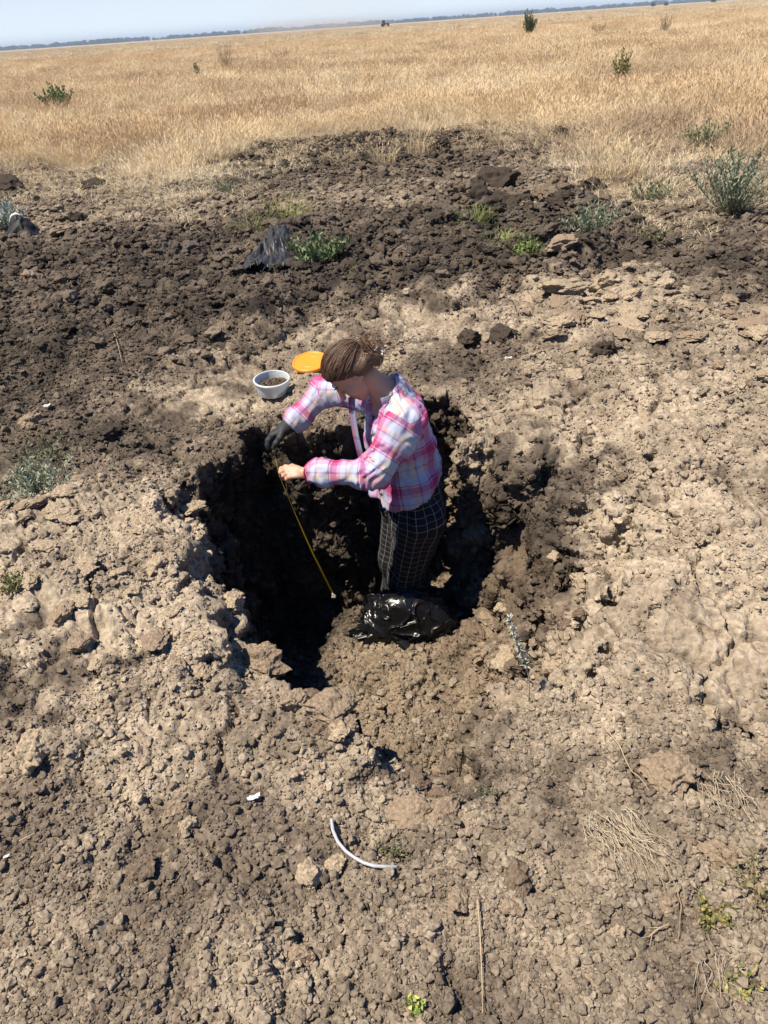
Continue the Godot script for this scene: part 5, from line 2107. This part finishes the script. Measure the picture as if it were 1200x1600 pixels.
func ribbon(mb: MB, pts: PackedVector3Array, side: Vector3, width: float, thick: float) -> void:
	var base := mb.v.size()
	for i in pts.size():
		var t := (pts[mini(i + 1, pts.size() - 1)] - pts[maxi(i - 1, 0)]).normalized()
		var s := (side - t * side.dot(t)).normalized() * width * 0.5
		var n := s.cross(t).normalized() * thick * 0.5
		for q in [-s - n, -s + n, s + n, s - n]:
			mb.v.append(pts[i] + q)
			mb.uv.append(Vector2(0.14 + 0.30 * (1 if q.dot(s) > 0 else 0), i * 0.27 + 0.1))
	for i in pts.size() - 1:
		for k in 4:
			var a := base + i * 4 + k
			var b := base + i * 4 + (k + 1) % 4
			mb.tri(a, b, a + 4)
			mb.tri(b, b + 4, a + 4)

func build_person() -> void:
	hf = Vector3(-0.60, -0.78, 0.20)
	hf = (hf - hu * hf.dot(hu)).normalized()
	hl = hu.cross(hf)
	var person := thing("person", "person in a pink plaid shirt and checked trousers standing bowed in the pit", "person", Vector3.ZERO)
	var skin := simple(0.42, 0.235, 0.16, 0.55)
	skin.subsurf_scatter_enabled = true
	skin.subsurf_scatter_strength = 0.08
	# --- body
	var body := body_field(-0.006)
	body.k = 0.04
	body.add(UPPER + Vector3(-0.01, 0.03, 0), NECK, 0.070, 0.056)
	body.add(NECK, head_world(Vector3(0, -0.075, -0.022)), 0.054, 0.050)
	for s in [[SH_L, EL_L, WR_L, HIP_L, KNEE_L, ANK_L], [SH_R, EL_R, WR_R, HIP_R, KNEE_R, ANK_R]]:
		body.add(s[0], s[1], 0.048, 0.038)
		body.add(s[1], s[2], 0.038, 0.026)
		body.add(s[3], s[4], 0.082, 0.055)
		body.add(s[4], s[5], 0.052, 0.036)
	var hand_l := Field.new()
	hand_l.k = 0.008
	hand_l.add(WR_L, WR_L + Vector3(-0.02, 0, -0.004), 0.026, 0.022)
	hand(hand_l, WR_L + Vector3(-0.012, 0, -0.003), Vector3(-0.96, -0.06, -0.27).normalized(), Vector3(-0.05, 0.90, 0.42).normalized(), Vector3(-0.24, 0.43, -0.87).normalized(), PackedFloat32Array([0.62, 0.70, 0.78, 0.85]), 0.0)
	var hand_r := Field.new()
	hand_r.k = 0.008
	hand_r.add(WR_R, WR_R + Vector3(-0.02, -0.01, 0), 0.026, 0.022)
	hand(hand_r, WR_R + Vector3(-0.012, -0.006, 0), Vector3(-0.90, -0.42, 0.05).normalized(), Vector3(-0.40, 0.88, -0.25).normalized(), Vector3(0.06, 0.24, 0.97).normalized(), PackedFloat32Array([0.45, 0.5, 0.5, 0.55]), 0.0)
	var mb := MB.new()
	nets(mb, Vector3(-0.45, -1.04, -3.22), Vector3(0.32, 0.50, -2.50), 0.014, body.at)
	nets(mb, HEAD - Vector3(0.17, 0.17, 0.16), HEAD + Vector3(0.17, 0.17, 0.16), 0.004, head_sdf)
	nets(mb, WR_L - Vector3(0.22, 0.12, 0.13), WR_L + Vector3(0.04, 0.10, 0.10), 0.003, hand_l.at)
	nets(mb, WR_R - Vector3(0.22, 0.16, 0.12), WR_R + Vector3(0.04, 0.10, 0.12), 0.003, hand_r.at)
	put("body", mb.mesh(), skin, person)
	# --- hair
	mb = MB.new()
	nets(mb, HEAD - Vector3(0.20, 0.20, 0.19), HEAD + Vector3(0.20, 0.20, 0.19), 0.004, hair_sdf)
	mb.smooth()
	mb.c.resize(mb.v.size())
	for i in mb.v.size():
		var q := head_local(mb.v[i])
		var ph := atan2(q.x, q.y - 0.01)
		var k := 0.5 + 0.5 * n_warp.get_noise_2d(ph * 9.0, q.z * 1.2)
		mb.c[i] = Color(0.050, 0.026, 0.016).lerp(Color(0.095, 0.050, 0.029), k)
	# single strands lying over the mass, from the hairline back to the bun, and loose ones round the bun
	for k in 900:
		var a := rng.randf_range(-1.55, 1.55)
		var pts := PackedVector3Array()
		var rad := PackedFloat32Array()
		var lift := rng.randf_range(0.992, 1.022) if k < 800 else rng.randf_range(1.02, 1.07)
		var f0 := rng.randf_range(0.0, 0.5)
		for i in 9:
			var f := lerpf(f0, minf(1.0, f0 + 0.6), i / 8.0)
			var lat := lerpf(1.05, -1.45, f)
			var aa := a * (1.0 - 0.25 * maxf(0.0, f - 0.4)) + 0.04 * sin(f * 9.0 + k)
			pts.append(head_world(Vector3(0, 0.030, -0.018) + Vector3(0.090 * sin(aa) * cos(lat), 0.103 * cos(aa) * cos(lat), 0.110 * sin(lat)) * lift))
			rad.append(0.0012)
		var ok := true
		for p in pts:
			var q := head_local(p)
			if q.z * 0.90 - q.y + 0.004 > 0.0:
				ok = false
		if ok:
			mb.tube(pts, rad, 3, Color(0.045, 0.023, 0.014).lerp(Color(0.15, 0.082, 0.046), pow(rng.randf(), 1.5)), false)
	for k in 240:
		var p := head_world(Vector3(0.02, -0.03, -0.12) + Vector3(rng.randf_range(-1, 1) * 0.045, rng.randf_range(-1, 1) * 0.04, rng.randf_range(-1, 0.5) * 0.03))
		var d := Vector3(rng.randf_range(-1, 1), rng.randf_range(-0.2, 1.2), rng.randf_range(-1, 1)).normalized()
		var e := Vector3(rng.randf_range(-1, 1), rng.randf_range(-1, 0.6), rng.randf_range(-1, 1)).normalized()
		var l := rng.randf_range(0.02, 0.065)
		mb.tube(PackedVector3Array([p, p + d * l * 0.5, p + d * l + e * l * 0.3, p + d * l * 1.1 + e * l]), PackedFloat32Array([0.0018, 0.0015, 0.0012, 0.0006]), 3, Color(0.06, 0.032, 0.018).lerp(Color(0.22, 0.12, 0.065), rng.randf()), false)
	mb.n.resize(0)
	var hm := tinted(0.58)
	hm.metallic_specular = 0.5
	put("hair", mb.mesh(), hm, person)
	# brows, lowered lashes and lips
	var brow := MB.new()
	for sd in [-1.0, 1.0]:
		var bp := PackedVector3Array()
		for i in 6:
			var f := i / 5.0
			bp.append(head_world(Vector3(sd * lerpf(0.014, 0.050, f), 0.022 + 0.007 * sin(f * 2.4), lerpf(0.094, 0.070, f * f))))
		brow.tube(bp, PackedFloat32Array([0.0022, 0.003, 0.0032, 0.0028, 0.002, 0.001]), 5)
		bp = PackedVector3Array()
		for i in 6:
			var f := i / 5.0
			bp.append(head_world(Vector3(sd * lerpf(0.017, 0.046, f), -0.003 - 0.005 * sin(f * PI), 0.087 - 0.012 * f * f)))
		brow.tube(bp, PackedFloat32Array([0.0008, 0.0014, 0.0016, 0.0016, 0.0014, 0.0008]), 5)
	put("brow_and_lash", brow.mesh(), simple(0.03, 0.018, 0.012, 0.8), person)
	brow = MB.new()
	var lp := PackedVector3Array()
	for i in 7:
		var f := i / 6.0 * 2.0 - 1.0
		lp.append(head_world(Vector3(0.022 * f, -0.0695, 0.0985 - 0.012 * f * f)))
	brow.tube(lp, PackedFloat32Array([0.001, 0.003, 0.0042, 0.0046, 0.0042, 0.003, 0.001]), 6)
	put("lips", brow.mesh(), simple(0.36, 0.13, 0.11, 0.5), person)
	# claw clip in the bun
	mb = MB.new()
	for s in [-1.0, 1.0]:
		var pts := PackedVector3Array()
		var rad := PackedFloat32Array()
		for i in 7:
			var f := i / 6.0
			pts.append(head_world(Vector3(0.02 + lerpf(-0.04, 0.04, f), -0.045 + s * 0.018 - 0.01 * sin(PI * f), -0.142 - 0.014 * sin(PI * f))))
			rad.append(0.0055)
		mb.tube(pts, rad, 6)
		for i in 5:
			var p := pts[i + 1]
			mb.tube(PackedVector3Array([p, p - hu * s * 0.014 + hf * 0.004, p - hu * s * 0.02 + hf * 0.02]), PackedFloat32Array([0.004, 0.003, 0.002]), 5)
	put("hair_clip", mb.mesh(), simple(0.62, 0.66, 0.74, 0.3), person)
	# --- shirt
	var shirt := body_field(0.018)
	shirt.k = 0.05
	for s in [-1.0, 1.0]:
		shirt.add(BELLY + SIDE * 0.06 * s, PELVIS + SIDE * 0.07 * s + Vector3(-0.03, -0.06, 0), 0.125, 0.142)
	shirt.add(SH_L, SH_L.lerp(EL_L, 0.25), 0.074, 0.072, 1)
	shirt.add(SH_L.lerp(EL_L, 0.2), EL_L, 0.070, 0.060, 1)
	shirt.add(EL_L, EL_L.lerp(WR_L, 0.75), 0.060, 0.050, 1)
	shirt.add(EL_L.lerp(WR_L, 0.75), WR_L + Vector3(0.012, 0.0, 0.002), 0.048, 0.038, 1)
	shirt.add(SH_R, SH_R.lerp(EL_R, 0.25), 0.072, 0.070, 2)
	shirt.add(SH_R.lerp(EL_R, 0.2), EL_R, 0.070, 0.058, 2)
	shirt.add(EL_R, EL_R.lerp(WR_R, 0.8), 0.057, 0.049, 2)
	shirt.add(EL_R.lerp(WR_R, 0.8), WR_R + Vector3(0.015, 0.008, 0), 0.048, 0.044, 2)
	var yoke := NECK + Vector3(-0.042, 0.062, 0.016)
	var v0 := NECK + FRONT * 0.075 + Vector3(0, -0.01, 0)
	var v1 := CHEST + FRONT * 0.155 + SIDE * 0.01 + Vector3(0, 0.02, 0)
	var arm_l := EL_L - SH_L
	var fore_l := WR_L - EL_L
	var fore_r := WR_R - EL_R
	var shirt_sdf := func(p: Vector3) -> float:
		var d := shirt.at(p)
		if d > 0.06 or d < -0.07:
			return d
		# creases: rings round the bent sleeves, slanted folds on the back
		var q := p - EL_L
		var tl := (p - SH_L).dot(arm_l) / arm_l.length_squared()
		var tf := q.dot(fore_l) / fore_l.length_squared()
		var g := 0.0
		var wob := n_warp.get_noise_3dv(p * 2.4)
		if p.x < -0.0 or (p.z > -2.70 and p.x < 0.08):
			var ring := sin((p.x * 0.9 - p.y * 0.7) * 150.0 + wob * 7.0)
			var where := 0.35
			if p.z > -2.78:
				where = exp(-pow((tf - 0.05) / 0.25, 2.0)) + 0.9 * exp(-pow((tf - 0.95) / 0.16, 2.0)) + 0.35
			g += ring * 0.0042 * where
		g += n_mid.get_noise_3d(p.x * 1.3 + p.y * 0.9, p.y * 0.45 - p.x * 0.3, p.z * 1.4) * 0.016 + wob * 0.009
		g += 0.004 * sin((p.y * 0.6 + p.x * 1.1 + p.z * 0.6) * 70.0 + wob * 9.0) * smoothstep(0.02, 0.12, p.x)
		d += g
		d = -smin(-d, (p - yoke).length() - 0.074, 0.012)
		# the open front
		var t := clampf((p - v0).dot(v1 - v0) / (v1 - v0).length_squared(), 0.0, 1.0)
		d = -smin(-d, (p - v0.lerp(v1, t)).length() - lerpf(0.055, 0.016, t), 0.008)
		# hem, longer in front; cuffs
		d = maxf(d, (-0.150 + 0.36 * (p.x - 0.09) + 0.012 * sin(p.z * 22.0) - p.y) / 1.06)
		if p.z > -2.86:
			d = maxf(d, (p - WR_L).dot(fore_l.normalized()) - 0.004)
		if p.z <= -2.86 and p.x < -0.2:
			d = maxf(d, (p - WR_R).dot(fore_r.normalized()) - 0.004)
		return d
	mb = MB.new()
	nets(mb, Vector3(-0.46, -0.36, -3.28), Vector3(0.36, 0.42, -2.46), 0.008, shirt_sdf)
	mb.smooth()
	var axes := [
		{"line": PackedVector3Array([PELVIS, BELLY, CHEST, NECK]), "ref": Vector3(-1, 0, 0.1), "turns": 6.0, "period": 0.16},
		{"line": PackedVector3Array([SH_L, EL_L, WR_L]), "ref": Vector3(0.1, -1, 0), "turns": 2.0, "period": 0.13},
		{"line": PackedVector3Array([SH_R, EL_R, WR_R]), "ref": Vector3(0.1, -1, 0), "turns": 2.0, "period": 0.13}]
	var pm := StandardMaterial3D.new()
	pm.albedo_texture = plaid()
	pm.albedo_color = Color(0.74, 0.73, 0.77)
	pm.roughness = 0.85
	pm.backlight_enabled = true
	pm.backlight = Color(0.3, 0.27, 0.28)
	put("shirt", unwrap(mb, shirt, axes).mesh(), pm, person)
	# front bands of the shirt and the collar
	mb = MB.new()
	ribbon(mb, PackedVector3Array([Vector3(-0.099, 0.344, -2.775), Vector3(-0.100, 0.269, -2.765), Vector3(-0.094, 0.185, -2.755), Vector3(-0.084, 0.109, -2.750), Vector3(-0.069, 0.012, -2.760)]), Vector3(0.70, 0.1, 0.70), 0.036, 0.003)
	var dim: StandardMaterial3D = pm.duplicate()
	dim.albedo_color = Color(0.60, 0.57, 0.64)  # darker copy of the plaid: shade on the front put into the colour
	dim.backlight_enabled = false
	put("shirt_front", mb.mesh(), dim, person)
	mb = MB.new()
	var ring := PackedVector3Array()
	for i in 15:
		var a := lerpf(-1.9, 1.9, i / 14.0)
		ring.append(yoke + Vector3(0.012, -0.040 + 0.012 * cos(a), 0) + (-FRONT * cos(a) + SIDE * sin(a)) * 0.079)
	ribbon(mb, ring, Vector3(0.1, 1, 0), 0.030, 0.004)
	put("collar", mb.mesh(), pm, person)
	# dark top under the open shirt
	var under := body_field(0.004)
	var top_sdf := func(p: Vector3) -> float:
		return maxf(under.at(p), (p - NECK).dot(Vector3(-0.35, 0.94, 0.0)) + 0.055)
	mb = MB.new()
	nets(mb, Vector3(-0.2, -0.30, -3.12), Vector3(0.32, 0.34, -2.56), 0.014, top_sdf)
	put("undershirt", mb.mesh(), simple(0.02, 0.02, 0.024, 0.9), person)
	# --- trousers
	var tr := Field.new()
	tr.k = 0.05
	for s in [-1.0, 1.0]:
		tr.add(PELVIS + SIDE * 0.06 * s + Vector3(0, 0.10, 0), PELVIS + SIDE * 0.065 * s + Vector3(0.012, -0.04, 0), 0.108, 0.126)
	for s in [[HIP_L, KNEE_L, ANK_L, 0], [HIP_R, KNEE_R, ANK_R, 1]]:
		tr.add(s[0], s[1], 0.108, 0.083, s[3])
		tr.add(s[1], s[2] - Vector3(0, 0.02, 0), 0.080, 0.090, s[3])
	for i in 2:
		tr.region[i] = 1 - i
	var tr_sdf := func(p: Vector3) -> float:
		var d := tr.at(p)
		if absf(d) > 0.05:
			return d
		var a := n_mid.get_noise_3d(p.x * 1.6, p.y * 0.30, p.z * 1.6) * 0.022
		a += 0.004 * sin(atan2(p.z + 2.9, p.x - 0.08) * 9.0 + p.y * 6.0)
		d += a
		return maxf(d, -0.995 - p.y)
	mb = MB.new()
	nets(mb, Vector3(-0.10, -1.03, -3.24), Vector3(0.34, 0.02, -2.62), 0.0105, tr_sdf)
	mb.smooth()
	var tax := [
		{"line": PackedVector3Array([HIP_L + Vector3(-0.02, 0.30, -0.01), HIP_L, KNEE_L, ANK_L]), "ref": Vector3(1, 0, 0), "turns": 4.0, "period": 0.128},
		{"line": PackedVector3Array([HIP_R + Vector3(0.0, 0.30, 0.01), HIP_R, KNEE_R, ANK_R]), "ref": Vector3(1, 0, 0), "turns": 4.0, "period": 0.128}]
	var gm := StandardMaterial3D.new()
	gm.albedo_texture = grid_cloth()
	gm.roughness = 0.9
	put("trousers", unwrap(mb, tr, tax).mesh(), gm, person)
	# --- glove, bracelet, shoes
	var gl := Field.new()
	gl.k = 0.010
	gl.add(WR_R + Vector3(0.012, 0.010, 0.004), WR_R + Vector3(-0.035, -0.016, 0), 0.036, 0.033)
	hand(gl, WR_R + Vector3(-0.012, -0.006, 0), Vector3(-0.90, -0.42, 0.05).normalized(), Vector3(-0.40, 0.88, -0.25).normalized(), Vector3(0.06, 0.24, 0.97).normalized(), PackedFloat32Array([0.45, 0.5, 0.5, 0.55]), 0.0036)
	mb = MB.new()
	nets(mb, WR_R - Vector3(0.22, 0.16, 0.12), WR_R + Vector3(0.08, 0.10, 0.12), 0.0035, gl.at)
	put("glove", mb.mesh(), simple(0.014, 0.014, 0.016, 0.7), person)
	mb = MB.new()
	var pts := PackedVector3Array()
	var rad := PackedFloat32Array()
	var fd := fore_l.normalized()
	var fu := fd.cross(Vector3.UP).normalized()
	var fw := fu.cross(fd)
	for i in 25:
		var a := TAU * i / 24.0
		pts.append(WR_L + fd * 0.004 + (fu * cos(a) + fw * sin(a)) * 0.0305)
		rad.append(0.0028 + 0.0008 * sin(i * 2.1))
	mb.tube(pts, rad, 6, Color(1, 1, 1), false)
	mb.tube(PackedVector3Array([pts[18], pts[18] + Vector3(0.004, -0.022, 0.006), pts[18] + Vector3(0.002, -0.040, 0.008)]), PackedFloat32Array([0.003, 0.0026, 0.0036]), 6)
	put("bracelet", mb.mesh(), simple(0.50, 0.03, 0.05, 0.5), person)
	for s in [[ANK_L, 0.0], [ANK_R, 0.0]]:
		var sh := Field.new()
		sh.k = 0.03
		var h: Vector3 = s[0]
		h.y = -1.05
		sh.add(h + Vector3(0.03, 0.045, 0), h + FRONT * 0.15 + Vector3(0, 0.035, 0), 0.040, 0.036)
		sh.add(h + Vector3(0.0, 0.05, 0), h + Vector3(0.0, 0.11, 0), 0.042, 0.040)
		mb = MB.new()
		nets(mb, h - Vector3(0.25, 0.03, 0.12), h + Vector3(0.12, 0.18, 0.16), 0.009, sh.at)
		put("shoe", mb.mesh(), simple(0.03, 0.03, 0.035, 0.7), person)
